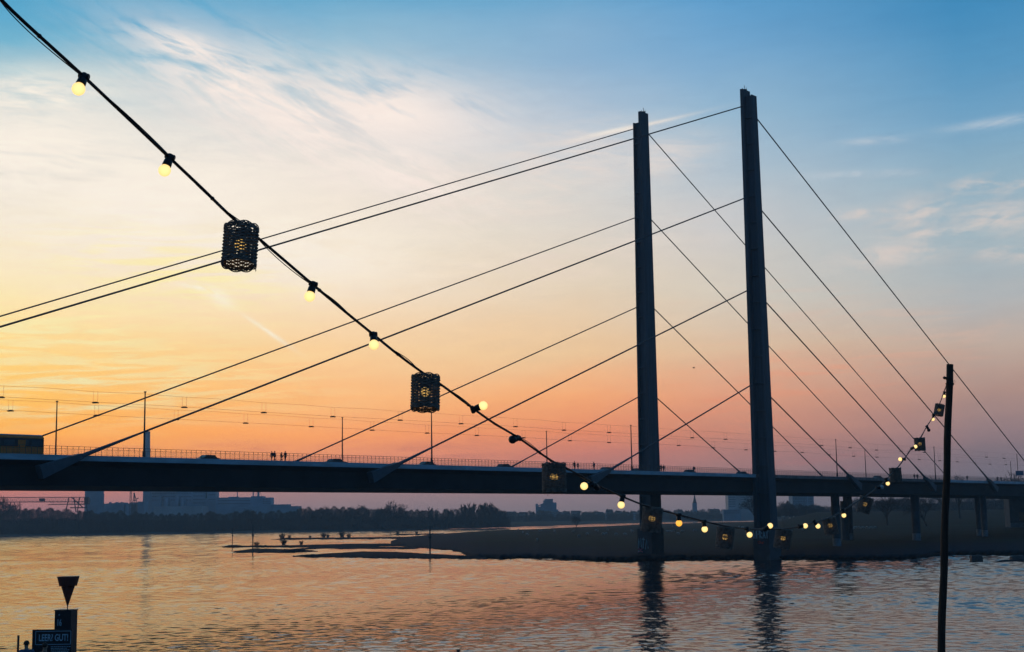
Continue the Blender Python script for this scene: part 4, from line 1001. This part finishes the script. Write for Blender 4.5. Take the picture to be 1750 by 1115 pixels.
# ------------------------------------------------------------------ trees
def branching(seed, H, levels=5, spread=38, up=.25, split=(3,4), trunk=.28, rad=.022, taper=.62):
    rn = random.Random(seed); tr_, cw = MB(), MB()
    def grow(p, d, L, r_, lv):
        n = 2; pts = [p]; q = p; dd = d
        for i in range(n):
            dd = (dd + Vector((rn.uniform(-.16,.16), rn.uniform(-.16,.16), rn.uniform(-.06,.12)))).normalized(); q = q + dd * L / n; pts.append(q)
        (tr_ if lv < 2 else cw).tube(pts, [r_, r_ * .8, r_ * .62], 6 if lv < 1 else 4 if lv < 2 else 3, caps=False)
        if lv >= levels: return
        k = rn.randint(*split) + (1 if lv == 0 else 0)
        for i in range(k):
            a = 2 * math.pi * (i + rn.random() * .7) / k; sp_ = R(spread * rn.uniform(.55, 1.2)); ax = dd.orthogonal().normalized(); ax = Matrix.Rotation(a, 3, dd) @ ax
            nd = (Matrix.Rotation(sp_, 3, ax) @ dd + Vector((0,0,up * rn.uniform(.3,1)))).normalized()
            st = pts[1].lerp(pts[2], rn.uniform(.2, 1.0)) if i else pts[2]
            grow(st, nd, L * rn.uniform(.58,.86), max(r_ * taper, H * .0032), lv + 1)
    grow(Vector((0,0,-.3)), Vector((rn.uniform(-.06,.06), rn.uniform(-.06,.06), 1)).normalized(), H * trunk, H * rad, 0)
    zs = max(v[2] for v in cw.v); k = H / zs
    for mb in (tr_, cw): mb.v = [(a * k, b * k, c * k) for a, b, c in mb.v]
    return tr_, cw
def tree_proto(seed, H=10.0, **k):
    a, b = branching(seed, H, **k); ma, mb = a.mesh('trunk'), b.mesh('crown'); ma.materials.append(trunkm); mb.materials.append(treem); return ma, mb
TV = [tree_proto(1), tree_proto(2, spread=44), tree_proto(3, spread=34, up=.4), tree_proto(4, spread=15, up=.9, trunk=.2, split=(3,4)), tree_proto(5, spread=13, up=1.0, trunk=.18, split=(3,4)), tree_proto(6, levels=4, spread=48, up=.1, trunk=.35, split=(3,5))]
def tree(v, loc, H, label, group=None, wide=1.0, name='bare_tree', rz=0, lean=0.0):
    t = thing(name, label, 'tree', loc, group, rz)
    for nm, me in zip(('trunk', 'crown'), TV[v]): obj_from(me, nm, None, t)
    t.scale = (H / 10 * wide, H / 10 * wide, H / 10); t.rotation_euler.y = lean; return t
def pxtree(v, x, yt, yb, D, label, group=None, wide=1.0, name='bare_tree', z=None, lean=0.0):
    b = at(x, yb, D); 
    if z is not None: b.z = z
    return tree(v, b, at(x, yt, D).z - b.z, label, group, wide, name, x * .7, lean)
def gnd(x, D): return on_land(x, D)
pxtree(0, 1291, 842, 898, 900, 'bare spreading tree on the meadow against the left of the near pylon', z=gnd(1285, 900).z - .3, wide=1.15)
pxtree(1, 1517, 842, 898, 640, 'bare tree standing on the meadow between the capped column and the second pier', z=gnd(1517, 640).z - .3, wide=1.25)
pxtree(5, 1584, 838, 898, 610, 'leaning bare tree with a curved trunk just right of the second pier', z=gnd(1570, 610).z - .3, wide=1.3, lean=.30)
pxtree(2, 985, 879, 902, 1030, 'small crooked bare tree at the far edge of the meadow', z=gnd(985, 1030).z - .2, wide=.8)
for x, yt, D, v, l in ((1341,855,1100,2,'bushy bare tree just right of the near pylon'),(1373,861,1120,0,'rounded bare tree beneath the right tower block'),(1465,848,900,1,'bare tree top behind the capped column'),(1545,845,880,0,'bare tree close behind the second pier, on its left'),(1617,846,900,1,'bare tree close behind the wooden pole'),(1722,846,960,2,'bare tree by the abutment at the right edge')):
    pxtree(v, x, yt, 880, D, l, z=gnd(x, D).z - .3, wide=1.2)
for x, yt, l, v in ((1612,812,'pale bare tree top above the bridge rail right of the wooden pole',0),(1640,808,'taller bare tree top above the bridge rail right of the wooden pole',1),(1746,803,'bare tree top above the bridge deck at the right edge',0)):
    pxtree(v, x, yt, 870, 760, l, z=gnd(x, 760).z - .3, wide=.9)
# skyline trees of the left bank wood
for i, (x, yt, wd, v) in enumerate([(667,854,1.0,0),(655,862,.9,2),(601,864,1.1,1),(624,861,1.1,0),(556,863,1.2,1),(535,867,1.0,2),(647,868,.9,2),(686,868,1.0,1),(430,868,1.2,0),(2,845,1.2,1),(20,862,1.1,0)]):
    D = 1290 + 12 * (i % 4); labs = ['tall rounded bare tree, highest of the wood on the far bank','slimmer bare tree against the left of the tallest one on the far bank','rounded bare tree left of the notch in the far wood','wide bare tree between the rounded one and the tallest one','broad bare tree at the left of the far wood top, by the factory roof end','bare tree at the far wood nearest the low factory roof','bare tree in the notch left of the tallest far tree','low broad bare tree right of the tallest far tree','bare tree below the chimneys of the long factory','big bare tree at the very left edge by the gantry crane','bare tree under the left leg of the gantry crane']
    b = at(x, 900, D); b.z = 2.0; tree(v, b, at(x, yt, D).z - 2.0, labs[i], 'bare trees of the far wood', wd, 'bare_tree', i * 1.3)
for i, (x, yt) in enumerate([(737,865),(745,868),(768,869),(776,868),(794,860),(801,863),(809,857.5),(817,860),(825,858),(831,857),(838,857.5),(845,861),(852,872),(862,874)]):
    D = 1330; b = at(x, 900, D); b.z = 2.0
    tree(3 + i % 2, b, at(x, yt, D).z - 2.0, 'slender upright poplar, %s from the left in the row ending the far wood' % ORD[i], 'poplars at the right end of the far wood', 1.35 if 790 < x < 850 else 1.0, 'poplar', i)
# masses of wood too far off to count
def wood(name, tab, D0, dD, z0, per, label, seed, size=.8, stepm=6.0, low=0):
    rg = np.random.default_rng(seed); V = []; x = tab[0][0]
    while x < tab[-1][0]:
        D = D0 + rg.uniform(0, dD); yt = interp(tab, x) + rg.uniform(-2.4, 5.0) + 1.6 * math.sin(x * .19) * math.sin(x * .071 + 2)
        c = at(x, yt, D); Hh = max(2.5, c.z - z0); Wd = rg.uniform(2.4, 7.0)
        n = int(per * (Hh / 15 + .25)); 
        th = rg.uniform(0, 2 * np.pi, n); u = rg.uniform(0, 1, n) ** .8; zz = u * Hh
        rr = Wd * np.sqrt(rg.uniform(0, 1, n)) * np.where(u > .45, np.sqrt(np.clip(1 - ((u - .45) / .56) ** 2, 0, 1)), 1.0)
        P = np.stack([c.x + rr * np.cos(th), c.y + rr * np.sin(th), z0 + zz], 1)
        top = u > .6
        dirv = rg.normal(0, 1, (n, 3)); dirv[:, 2] = np.abs(dirv[:, 2]) * 1.6 + .5; dirv /= np.linalg.norm(dirv, axis=1)[:, None]
        L = np.where(top, size * rg.uniform(1.4, 4.0, n), size * rg.uniform(1.5, 3.2, n))[:, None]
        sd_ = rg.normal(0, 1, (n, 3)); sd_ /= np.linalg.norm(sd_, axis=1)[:, None]
        wd = np.where(top, size * .14, size * .8)[:, None]
        V.append(np.stack([P - dirv * L / 2 - sd_ * wd / 2, P - dirv * L / 2 + sd_ * wd / 2, P + dirv * L / 2], 1).reshape(-1, 3))
        x += stepm * F / D0 / 1.0 * rg.uniform(.5, 1.1) * .5
    V = np.concatenate(V); n = len(V) // 3; me = bpy.data.meshes.new(name); me.vertices.add(len(V)); me.vertices.foreach_set('co', V.ravel().astype(np.float32))
    me.loops.add(len(V)); me.loops.foreach_set('vertex_index', np.arange(len(V), dtype=np.int32)); me.polygons.add(n); me.polygons.foreach_set('loop_start', np.arange(0, len(V), 3, dtype=np.int32)); me.polygons.foreach_set('loop_total', np.full(n, 3, dtype=np.int32)); me.update()
    return tag(obj_from(me, name, treem), label, 'wood', None, 'stuff')
wood('far_wood', [(-60,868),(0,872),(40,872),(60,867),(90,869),(120,873),(200,876),(260,876),(300,879),(350,877),(400,876),(440,874),(470,876),(510,871),(540,868),(570,869),(600,867),(640,869),(660,871),(700,870),(740,873),(790,872),(850,868),(866,878)], 1290, 90, 1.6, 1500, 'dense dark leafless wood along the far left river bank', 5)
wood('bank_scrub', [(-60,895),(300,893),(600,888),(866,884)], 1260, 30, 1.6, 700, 'scrub along the foot of the far wood', 6, .6)
wood('town_trees', [(850,877),(900,874),(960,876),(1000,874),(1060,874),(1120,872),(1160,873),(1210,872),(1260,874),(1345,873)], 1960, 120, 2.5, 900, 'far tree belt in front of the town beyond the river bend', 9, 1.0, 9)
wood('right_wood', [(1326,866),(1345,858),(1372,863),(1400,863),(1424,866),(1460,860),(1500,856),(1560,850),(1620,846),(1700,842),(1790,838)], 1080, 120, 8.0, 1300, 'dark wood behind the dyke at the right', 12, .7)

# bushes on the spits
def bush_proto(seed):
    rn = random.Random(seed); mb = MB()
    for i in range(34):
        a = rn.uniform(0, 6.3); l = rn.uniform(.5, 1.0); p = Vector((rn.uniform(-.25,.25), rn.uniform(-.25,.25), 0)); d = Vector((math.cos(a) * rn.uniform(.1,.6), math.sin(a) * rn.uniform(.1,.6), 1)).normalized()
        q = p + d * l * .5; mb.tube([p, q, q + (d + Vector((rn.uniform(-.3,.3), rn.uniform(-.3,.3), 0))) * l * .5], [.028,.022,.012], 3, caps=False)
        for _ in range(4):
            s = p + d * l * rn.uniform(.3,.9); mb.tube([s, s + Vector((rn.uniform(-.3,.3), rn.uniform(-.3,.3), rn.uniform(.1,.35)))], [.014,.008], 3, caps=False)
    me = mb.mesh('bush'); me.materials.append(treem); return me
BU = [bush_proto(s) for s in (1, 2, 3)]
for i, (x, y, hpx, lab) in enumerate([(482,920.5,7.5,'leftmost bush on the back spit'),(495,919.5,5,'low bush beside the leftmost one on the back spit'),(530,919.5,4,'smallest bush on the back spit'),(553,918.5,7,'wide bush at the middle of the back spit'),(560,919,5.5,'low bush close right of the wide middle bush'),(584,918,9,'tallest bush on the back spit'),(596,918.5,5.5,'bush right of the tallest one on the back spit'),(680,913.5,5,'bush on the small far tip'),(712,912.5,4.5,'second bush on the small far tip'),(438.5,933,6,'bush on the long thin spit by the marker pole'),(485,931.5,9,'darkest bush on the long thin spit'),(515,931,6,'pale bush on the long thin spit')]):
    g_ = ground(x, y + .5, .5); D = g_.y; o = obj_from(BU[i % 3], 'bush', None); o.location = g_; s_ = hpx * D / F; o.scale = (s_ * 1.5, s_ * 1.5, s_ * 1.2); o.rotation_euler.z = i
    tag(o, 'bare ' + lab, 'bush', 'bushes on the gravel spits')
# marker poles in the river
mk1 = mat('marker_pole_paint', (.05,.09,.09), .6, .3, 2)
for x, yb_, yt, r_, lab in ((397,938.5,902,.16,'thin marker pole left of the lumpy rock bank'),(432,945,897,.22,'marker pole standing on the lumpy rock bank'),(735,951,899,.26,'tall marker pole at the root of the nearest gravel bank'),(483,917,898,.18,'distant marker pole behind the leftmost bush'),(456,912,896,.16,'faint marker pole off the far bank at the left'),(667,914.5,898,.2,'distant marker pole near the small far tip'),(1082,896,886,.22,'very distant marker pole left of the far pylon')):
    b = ground(x, yb_, 0); t = thing('marker_pole', lab, 'pole', b, 'marker poles in the river')
    T_ = at(x, yt, b.y); MB().tube([(b.x, b.y, -1), (b.x, b.y, T_.z)], [r_, r_ * .7], 7).build('pole', mk1, t)
    MB().box((b.x, b.y, b.z + (T_.z - b.z) * .62), (r_ * 3.2, r_ * 3, .55)).build('marker_plate', mk1, t)
# rocks, blocks
def rock(x, y, wpx_, hpx, lab, sq=False):
    g_ = ground(x, y, 0); k_ = g_.y / F; rn = random.Random(int(x)); mb = MB(); a_, h_ = wpx_ * k_ / 2, hpx * k_
    prof = [(1.0,-.4),(1.0,.35),(.97,.75),(.85,1.0),(.0,1.04)] if sq else [(1.0,-.4),(.92,.3),(.6,.8),(.3,1.0),(0,1.05)]
    n = 18; vs = []
    for r_, z in prof:
        for j in range(n):
            t_ = 2 * math.pi * j / n; e = 1 + rn.uniform(-.07, .07)
            c_, s_ = math.cos(t_), math.sin(t_)
            if sq: q_ = 1 / max(abs(c_), abs(s_)) * .88; c_ *= q_; s_ *= q_
            vs.append((g_.x + c_ * a_ * r_ * e, g_.y + s_ * a_ * .7 * r_ * e, z * h_ * (1 + rn.uniform(-.05,.05))))
    mb.add(vs, [(i * n + j, i * n + (j + 1) % n, (i + 1) * n + (j + 1) % n, (i + 1) * n + j) for i in range(len(prof) - 1) for j in range(n)])
    tag(mb.build('rock', rock_m, None, False, g_), lab, 'rock')
rock(1668.5, 959, 22, 9.5, 'squared dark block standing in the water near the right edge', True)
rock(1563, 960, 15, 3.4, 'low flat rock in the water below the second pier')
rock(1739, 957, 26, 7, 'dark block on the rock bank at the right edge', True)
# ------------------------------------------------------------------ sheep, grazing over the meadow
def sheep_mesh(seed):
    rn = random.Random(seed); hd = rn.random() < .7
    V = [(0,-.45,.62),(0,-.15,.66),(0,.2,.66),(0,.45,.64),(0,.62,.55 if hd else .78),(0,.74,.34 if hd else .92),(0,.88,.22 if hd else .88)]
    E_ = [(i, i + 1) for i in range(6)]; r_ = [.2,.27,.28,.22,.12,.09,.06]
    for sx in (-1, 1):
        for y, k in ((.36, 3), (-.36, 0)):
            b = len(V); V += [(sx * .13, y, .42), (sx * .14, y + (.03 if k == 0 else -.02), .24), (sx * .14, y, .02)]; E_ += [(k, b), (b, b + 1), (b + 1, b + 2)]; r_ += [.09, .05, .04]
    V.append((0,-.62,.5)); E_.append((0, len(V) - 1)); r_.append(.05)
    for sx in (-1, 1): V.append((sx * .13, V[5][1] - .01, V[5][2] + .04)); E_.append((5, len(V) - 1)); r_.append(.03)
    return skin('sheep', [Vector(v) * 1.25 for v in V], E_, [q * 1.25 for q in r_], woolm, 1, 1)
SHM = [sheep_mesh(1), sheep_mesh(4), sheep_mesh(9)]
shp = [(885,907.8),(893,911.5),(900,915.5),(917,926),(923,909),(945,905.8),(947,909.5),(979,910),(988,919),(1003,915),(1018,908),(1021,909.5),(1030,915),(1035,914.5),(1038,908.2),(1052,915.5),(1067,915.5),(1078,909),(1080,910.5),(1090,908.5),(1138,910),(1141,910.6),(1145,910.2),(1150,909.6),(1158,914.5),(1166,910.4),(1149,901),(1186,908),(1206,906),(1228,902),(1262,902),(1268,903),(1371,907),(1375,906),(1455,905.5),(1460,904.5),(1466,904),(1473,905),(1480,904.6),(1487,905),(1494,904.2),(1349,892),(1356,893)]
for i, (x, y) in enumerate(sorted(shp)):
    D = 700.
    for _ in range(25):
        z = terrain_at(x, D); D = max(400, min(1050, (z - CAMZ) / ray(x, y).z))
    p = on_land(x, D, -.02); o = obj_from(SHM[i % 3], 'sheep', None); o.location = p; o.rotation_euler.z = rng.uniform(0, 6.3); tag(o, 'pale sheep grazing on the dark meadow, %s sheep from the left' % ORD[i], 'sheep', 'sheep scattered over the meadow')
# ------------------------------------------------------------------ far buildings
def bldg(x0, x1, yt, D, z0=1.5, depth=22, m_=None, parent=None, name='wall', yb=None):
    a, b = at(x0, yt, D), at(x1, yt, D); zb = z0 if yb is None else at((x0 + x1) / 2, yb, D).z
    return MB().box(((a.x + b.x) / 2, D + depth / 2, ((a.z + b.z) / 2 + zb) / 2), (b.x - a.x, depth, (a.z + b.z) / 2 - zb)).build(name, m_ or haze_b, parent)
def rows_of_windows(x0, x1, ys, D, parent, nwin, m_=winm, ext=.25, hpx=1.1):
    for y in ys:
        step = (x1 - x0) / nwin
        for i in range(nwin):
            a, b = at(x0 + step * (i + .18), y, D), at(x0 + step * (i + .82), y, D); h = hpx * D / F
            MB().box(((a.x + b.x) / 2, D - ext / 2, (a.z + b.z) / 2), (b.x - a.x, ext, h)).build('window', m_, parent)
def root(name, label, x, D, cat='building', group=None): p = at(x, 880, D); return thing(name, label, cat, (p.x, D, 1.5), group)
# power station
D = 1900
t = root('power_station', 'long blocky power station seen under the bridge deck at the left', 307, D)
bldg(245.5, 257.5, 812, D, parent=t); bldg(257.5, 328, 834.5, D, parent=t); bldg(328, 351.5, 815, D, parent=t); bldg(354.2, 369, 815, D, parent=t); bldg(351, 354.6, 852, D, parent=t, depth=18)
bldg(257.5, 300, 838, D - 6, parent=t, depth=6, yb=842, m_=haze_b2); bldg(262, 345, 865.5, D - 60, parent=t, depth=40, m_=haze_b2, name='annex')
for x in (258.5, 266, 283.5, 291, 320, 326): bldg(x, x + 3.0, 829.5, D + 4, parent=t, depth=8, name='roof_vent', yb=835)
rows_of_windows(259, 327, (843, 849, 855), D, t, 15); rows_of_windows(330, 350, (836, 842, 848, 854, 860), D, t, 6); rows_of_windows(356, 368, (838, 846, 854), D, t, 4)
for i, x in enumerate((270, 282, 300, 309)): bldg(x, x + 4.5, 848 + (i % 2) * 4, D - 12, parent=t, depth=12, name='tower_unit')
t = thing('chimney', 'pale thick factory chimney rising above the bridge deck beside a lamp post', 'chimney', (at(252,880,1930).x, 1930, 1.5)); c_ = at(252.3, 738, 1930)
MB().tube([(c_.x, 1930, 1.5), (c_.x, 1930, c_.z)], [5.2, 3.5], 20).build('shaft', haze_b2, t); MB().tube([(c_.x, 1930, c_.z - 1.2), (c_.x, 1930, c_.z + .3)], [3.7, 3.7], 20).build('rim', haze_b, t)
t = root('storage_tank', 'tall round tank with shallow domed roof right of the gantry crane', 161, 1800, 'tank'); c_ = at(161.3, 838.8, 1800); rt = 15.6 * 1800 / F
MB().tube([(c_.x, 1800, 1.5), (c_.x, 1800, c_.z)], rt, 28).build('wall', haze_b, t); MB().lathe([(rt, 0), (rt * .6, 1.1), (.01, 1.7)], 28, Matrix.Translation(Vector((c_.x, 1800, c_.z)))).build('roof', haze_b, t)
mb = MB()
for i in range(9): mb.box((c_.x + rt + .5, 1800, c_.z - 2 - i * 2.7), (1.0, 1.4, .7))
mb.box((c_.x + rt + .5, 1800.5, c_.z / 2 - 2), (.5, .5, c_.z - 5)); mb.build('stair', haze_b, t)
t = root('factory_sheds', 'row of low factory sheds between the round tank and the power station', 200, 1820)
for a, b, y in ((177,186,861),(186,196,860.2),(196,211.5,859.2),(214.5,222,861),(222,236,858.8),(236,246,857.5)): bldg(a, b, y, 1820, parent=t)
for x in (186.5, 198, 206): bldg(x, x + 2.2, 858.3, 1822, parent=t, name='roof_vent', depth=6, yb=862)
def lattice(x, yt, D, w0, w1, label, yb=880):
    p = at(x, yb, D); T_ = at(x, yt, D); t = thing('lattice_mast', label, 'mast', (p.x, D, 1.5)); mb = MB(); n = 11; H_ = T_.z - 1.5
    for sx, sy in ((-1,-1),(1,-1),(1,1),(-1,1)): mb.tube([(p.x + sx * w0, D + sy * w0, 1.5), (p.x + sx * w1, D + sy * w1, T_.z)], .16, 4)
    for i in range(n):
        u, v = i / n, (i + 1) / n; a, b = w0 + (w1 - w0) * u, w0 + (w1 - w0) * v
        for sy in (-1, 1): mb.tube([(p.x - a, D + sy * a, 1.5 + H_ * u), (p.x + b, D + sy * b, 1.5 + H_ * v)], .11, 3); mb.tube([(p.x + a, D + sy * a, 1.5 + H_ * u), (p.x - b, D + sy * b, 1.5 + H_ * v)], .11, 3)
    mb.build('lattice', craneM, t)
lattice(222.8, 823, 1780, 1.6, .7, 'slender lattice mast left of the power station')
t = root('harbour_crane', 'small A-shaped harbour crane left of the power station', 230, 1700, 'crane'); mb = MB(); a = lambda x, y: at(x, y, 1700)
for P_, Q_ in (((229.5,843),(225.5,868)),((229.5,843),(234.5,861)),((229.5,846),(231.5,868)),((227.5,856),(233,855)),((233,853),(237,851.5))): mb.tube([a(*P_), a(*Q_)], .45, 4)
mb.build('jib', craneM, t); MB().box(tuple(a(229.2, 844)), (1.6,1.6,1.8)).build('head', craneM, t); MB().box((a(229.5,866).x, 1700, (a(229,862).z + 1.5) / 2), (6,6,a(229,862).z - 1.5)).build('base', craneM, t)
# gantry crane
D = 1500; t = root('gantry_crane', 'long lattice gantry crane at the left edge under the bridge', 75, D, 'crane'); a = lambda x, y, dy=0: at(x, y, D) + Vector((0, dy, 0))
for dy in (0, 5):
    mb = MB(); mb.tube([a(-25,850.5,dy), a(150,850.0,dy)], .32, 4); mb.tube([a(-25,858.6,dy), a(150,857.8,dy)], .36, 4); x = -22
    while x < 147: mb.tube([a(x,858.5,dy), a(x + 3.5,850.5,dy), a(x + 7,858.4,dy)], .2, 3); x += 7
    mb.build('truss', craneM, t)
mb = MB(); mb.tube([a(82,862.8), a(148,861.5)], .35, 4); x = 84
while x < 144: mb.tube([a(x,862.6), a(x + 3,858.4), a(x + 6,862.6)], .18, 3); x += 6
mb.build('lower_truss', craneM, t)
for L in ([(19,858),(15,876)],[(24,858),(29,876)],[(19,866),(27,866)],[(34,858),(34,876)]): MB().tube([a(*L[0]), a(*L[1])], .5, 4).build('leg', craneM, t)
for L in ([(118,850),(112,876)],[(126,850),(130,876)],[(136,850),(132,876)],[(145,852),(150,876)],[(118,862),(146,862)],[(120,868),(148,868)],[(122,850),(142,868)]): MB().tube([a(*L[0]), a(*L[1])], .55, 4).build('leg', craneM, t)
bldg(67, 75, 852, D - 2, m_=craneM, parent=t, name='trolley_cab', yb=857, depth=4); bldg(144, 151, 851, D + 1, m_=craneM, parent=t, name='machine_house', yb=862, depth=6)
# long factory
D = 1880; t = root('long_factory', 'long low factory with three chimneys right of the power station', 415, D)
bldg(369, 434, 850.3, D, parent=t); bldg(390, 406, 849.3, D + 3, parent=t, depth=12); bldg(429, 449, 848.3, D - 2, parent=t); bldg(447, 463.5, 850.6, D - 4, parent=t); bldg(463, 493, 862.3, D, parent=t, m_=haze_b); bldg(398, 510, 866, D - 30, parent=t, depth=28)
for x, w2, yt in ((406, .75, 820), (433, 1.0, 820), (441.8, 1.8, 820)):
    c_ = at(x, yt, D + 6); MB().tube([(c_.x, D + 6, 1.5), (c_.x, D + 6, c_.z)], w2 * D / F, 12).build('chimney', haze_b, t)
mb = MB()
for x in (436.5, 447): mb.tube([at(x, 849, D + 6), at(441.8, 833, D + 6)], .2, 3)
mb.build('guy_wires', craneM, t)
rows_of_windows(372, 428, (856, 861), D, t, 14); rows_of_windows(449, 462, (853.5, 857, 860.5), D - 4, t, 5)
# silo works beyond the river
D = 2100; t = root('grain_silo', 'stepped silo building rising above the far town, under the third wicker shade', 938, D)
for a_, b_2, y in ((928.6,931.5,855.5),(931,945,853),(944,951,859),(924,929,862),(919,925,866),(951,954,871)): bldg(a_, b_2, y, D + (a_ % 3), parent=t, m_=haze_b)
bldg(915.5, 919.5, 861.2, D, parent=t, name='bin_tower'); MB().tube([at(917,866,D), at(931,860,D)], .8, 5).build('conveyor', haze_b, t)
for x in (933, 937, 941): bldg(x, x + 1.4, 854.5, D - 1, parent=t, name='rib', depth=1.2)
# church
D = 2050; t = root('church', 'distant church with a tall pointed spire, between the pylons', 1187, D, 'church'); bldg(1183.6, 1191, 860, D, parent=t, name='tower', depth=6); c_ = at(1187.3, 860, D + 3); tp = at(1187.3, 841.5, D + 3)
MB().lathe([(3.0, 0), (1.5, (tp.z - c_.z) * .35), (.02, tp.z - c_.z)], 8, Matrix.Translation(Vector((c_.x, D + 3, c_.z)))).build('spire', roofm, t)
bldg(1190.5, 1200, 877.5, D + 1, parent=t, name='nave', depth=12); a_ = at(1190.5, 877.4, D + 1); b_2 = at(1200.5, 877.4, D + 1); hh = 3.6
MB().add([(a_.x, D, a_.z), (b_2.x, D, b_2.z), (b_2.x, D + 14, b_2.z), (a_.x, D + 14, a_.z), (a_.x, D + 7, a_.z + hh), (b_2.x, D + 7, b_2.z + hh * .4)], [(0,1,5,4),(2,3,4,5),(1,2,5),(3,0,4)]).build('roof', roofm, t)
# tower blocks
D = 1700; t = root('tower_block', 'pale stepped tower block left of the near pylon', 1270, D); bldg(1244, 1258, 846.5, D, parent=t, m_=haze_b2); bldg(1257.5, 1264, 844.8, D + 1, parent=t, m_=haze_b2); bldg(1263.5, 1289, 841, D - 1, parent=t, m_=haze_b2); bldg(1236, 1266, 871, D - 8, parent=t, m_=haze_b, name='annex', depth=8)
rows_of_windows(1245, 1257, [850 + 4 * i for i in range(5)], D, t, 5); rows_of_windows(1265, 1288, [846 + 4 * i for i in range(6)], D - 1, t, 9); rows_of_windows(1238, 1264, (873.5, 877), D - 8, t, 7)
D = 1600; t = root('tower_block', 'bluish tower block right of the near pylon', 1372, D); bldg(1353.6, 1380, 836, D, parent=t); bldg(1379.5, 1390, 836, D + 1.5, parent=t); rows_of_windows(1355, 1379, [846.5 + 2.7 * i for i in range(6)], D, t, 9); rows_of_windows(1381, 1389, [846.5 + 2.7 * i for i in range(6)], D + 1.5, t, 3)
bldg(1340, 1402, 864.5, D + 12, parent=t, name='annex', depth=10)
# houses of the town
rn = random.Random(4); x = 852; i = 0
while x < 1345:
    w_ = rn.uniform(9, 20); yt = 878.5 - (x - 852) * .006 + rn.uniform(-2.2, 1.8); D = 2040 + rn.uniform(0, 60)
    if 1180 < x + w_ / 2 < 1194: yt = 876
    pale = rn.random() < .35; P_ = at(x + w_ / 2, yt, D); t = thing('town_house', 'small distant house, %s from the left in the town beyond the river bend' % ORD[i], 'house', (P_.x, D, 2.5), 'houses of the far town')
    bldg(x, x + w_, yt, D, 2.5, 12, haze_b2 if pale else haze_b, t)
    a_, b_2 = at(x - .2, yt, D), at(x + w_ + .2, yt, D); hh = rn.uniform(1.8, 4.2); g_ = rn.uniform(0, .25) * (b_2.x - a_.x)
    MB().add([(a_.x, D - .5, a_.z), (b_2.x, D - .5, b_2.z), (b_2.x, D + 12.5, b_2.z), (a_.x, D + 12.5, a_.z), (a_.x + g_, D + 6, a_.z + hh), (b_2.x - g_, D + 6, b_2.z + hh)], [(0,1,5,4),(2,3,4,5),(1,2,5),(3,0,4)]).build('roof', roofm, t)
    if rn.random() < .6: c2 = a_.lerp(b_2, rn.uniform(.2,.8)); MB().box((c2.x, D + 5, c2.z + hh), (1.1,1.1,2.2)).build('chimney', roofm, t)
    rows_of_windows(x + 1, x + w_ - 1, [yt + 3 + 4 * q for q in range(2)], D, t, max(2, int(w_ / 3)), hpx=1.4)
    x += w_ + rn.uniform(-1, 2.5); i += 1
# birds
def bird(x, y, D, span, lab):
    p = at(x, y, D); mb = MB(); s = span / 2
    mb.lathe([(.001,.2*span),(.06*span,.08*span),(.07*span,-.05*span),(.02*span,-.22*span),(.001,-.26*span)], 8, Matrix.Translation(p) @ Matrix.Rotation(R(90), 4, 'Y'))
    for sg in (-1, 1): mb.add([p + Vector((.06*span,0,.02)), p + Vector((-.08*span,0,.02)), p + Vector((-.10*span, sg*s*.6, .12*span)), p + Vector((-.16*span, sg*s, .05*span)), p + Vector((.02*span, sg*s*.55, .14*span))], [(0,1,2,4),(4,2,3)])
    tag(mb.build('seagull', wirem, None, False, p), lab, 'bird')
bird(1186, 629, 260, 1.2, 'small bird flying between the two pylons, low in the sky')

# ------------------------------------------------------------------ haze over the river plain
hm = bpy.data.materials.new('haze_air'); hm.use_nodes = True; hm.node_tree.nodes.clear(); k = N(hm.node_tree)
pv = k.new('ShaderNodeVolumePrincipled'); pv.inputs['Color'].default_value = (.76,.93,1.0,1); pv.inputs['Density'].default_value = HZ_D; pv.inputs['Anisotropy'].default_value = 0.0
om = k.new('ShaderNodeOutputMaterial'); hm.node_tree.links.new(pv.outputs[0], om.inputs['Volume'])
hz = MB(); hz.hexa([(x_, y_, z_) for z_ in (-4.6, HZ_TOP) for x_, y_ in ((-1900,-120),(1900,-120),(1900,HZ_Y),(-1900,HZ_Y))])
ho = hz.build('haze', None); ho.data.materials.append(hm); tag(ho, 'thin bluish dusk haze over the river and far bank', 'haze', None, 'stuff')
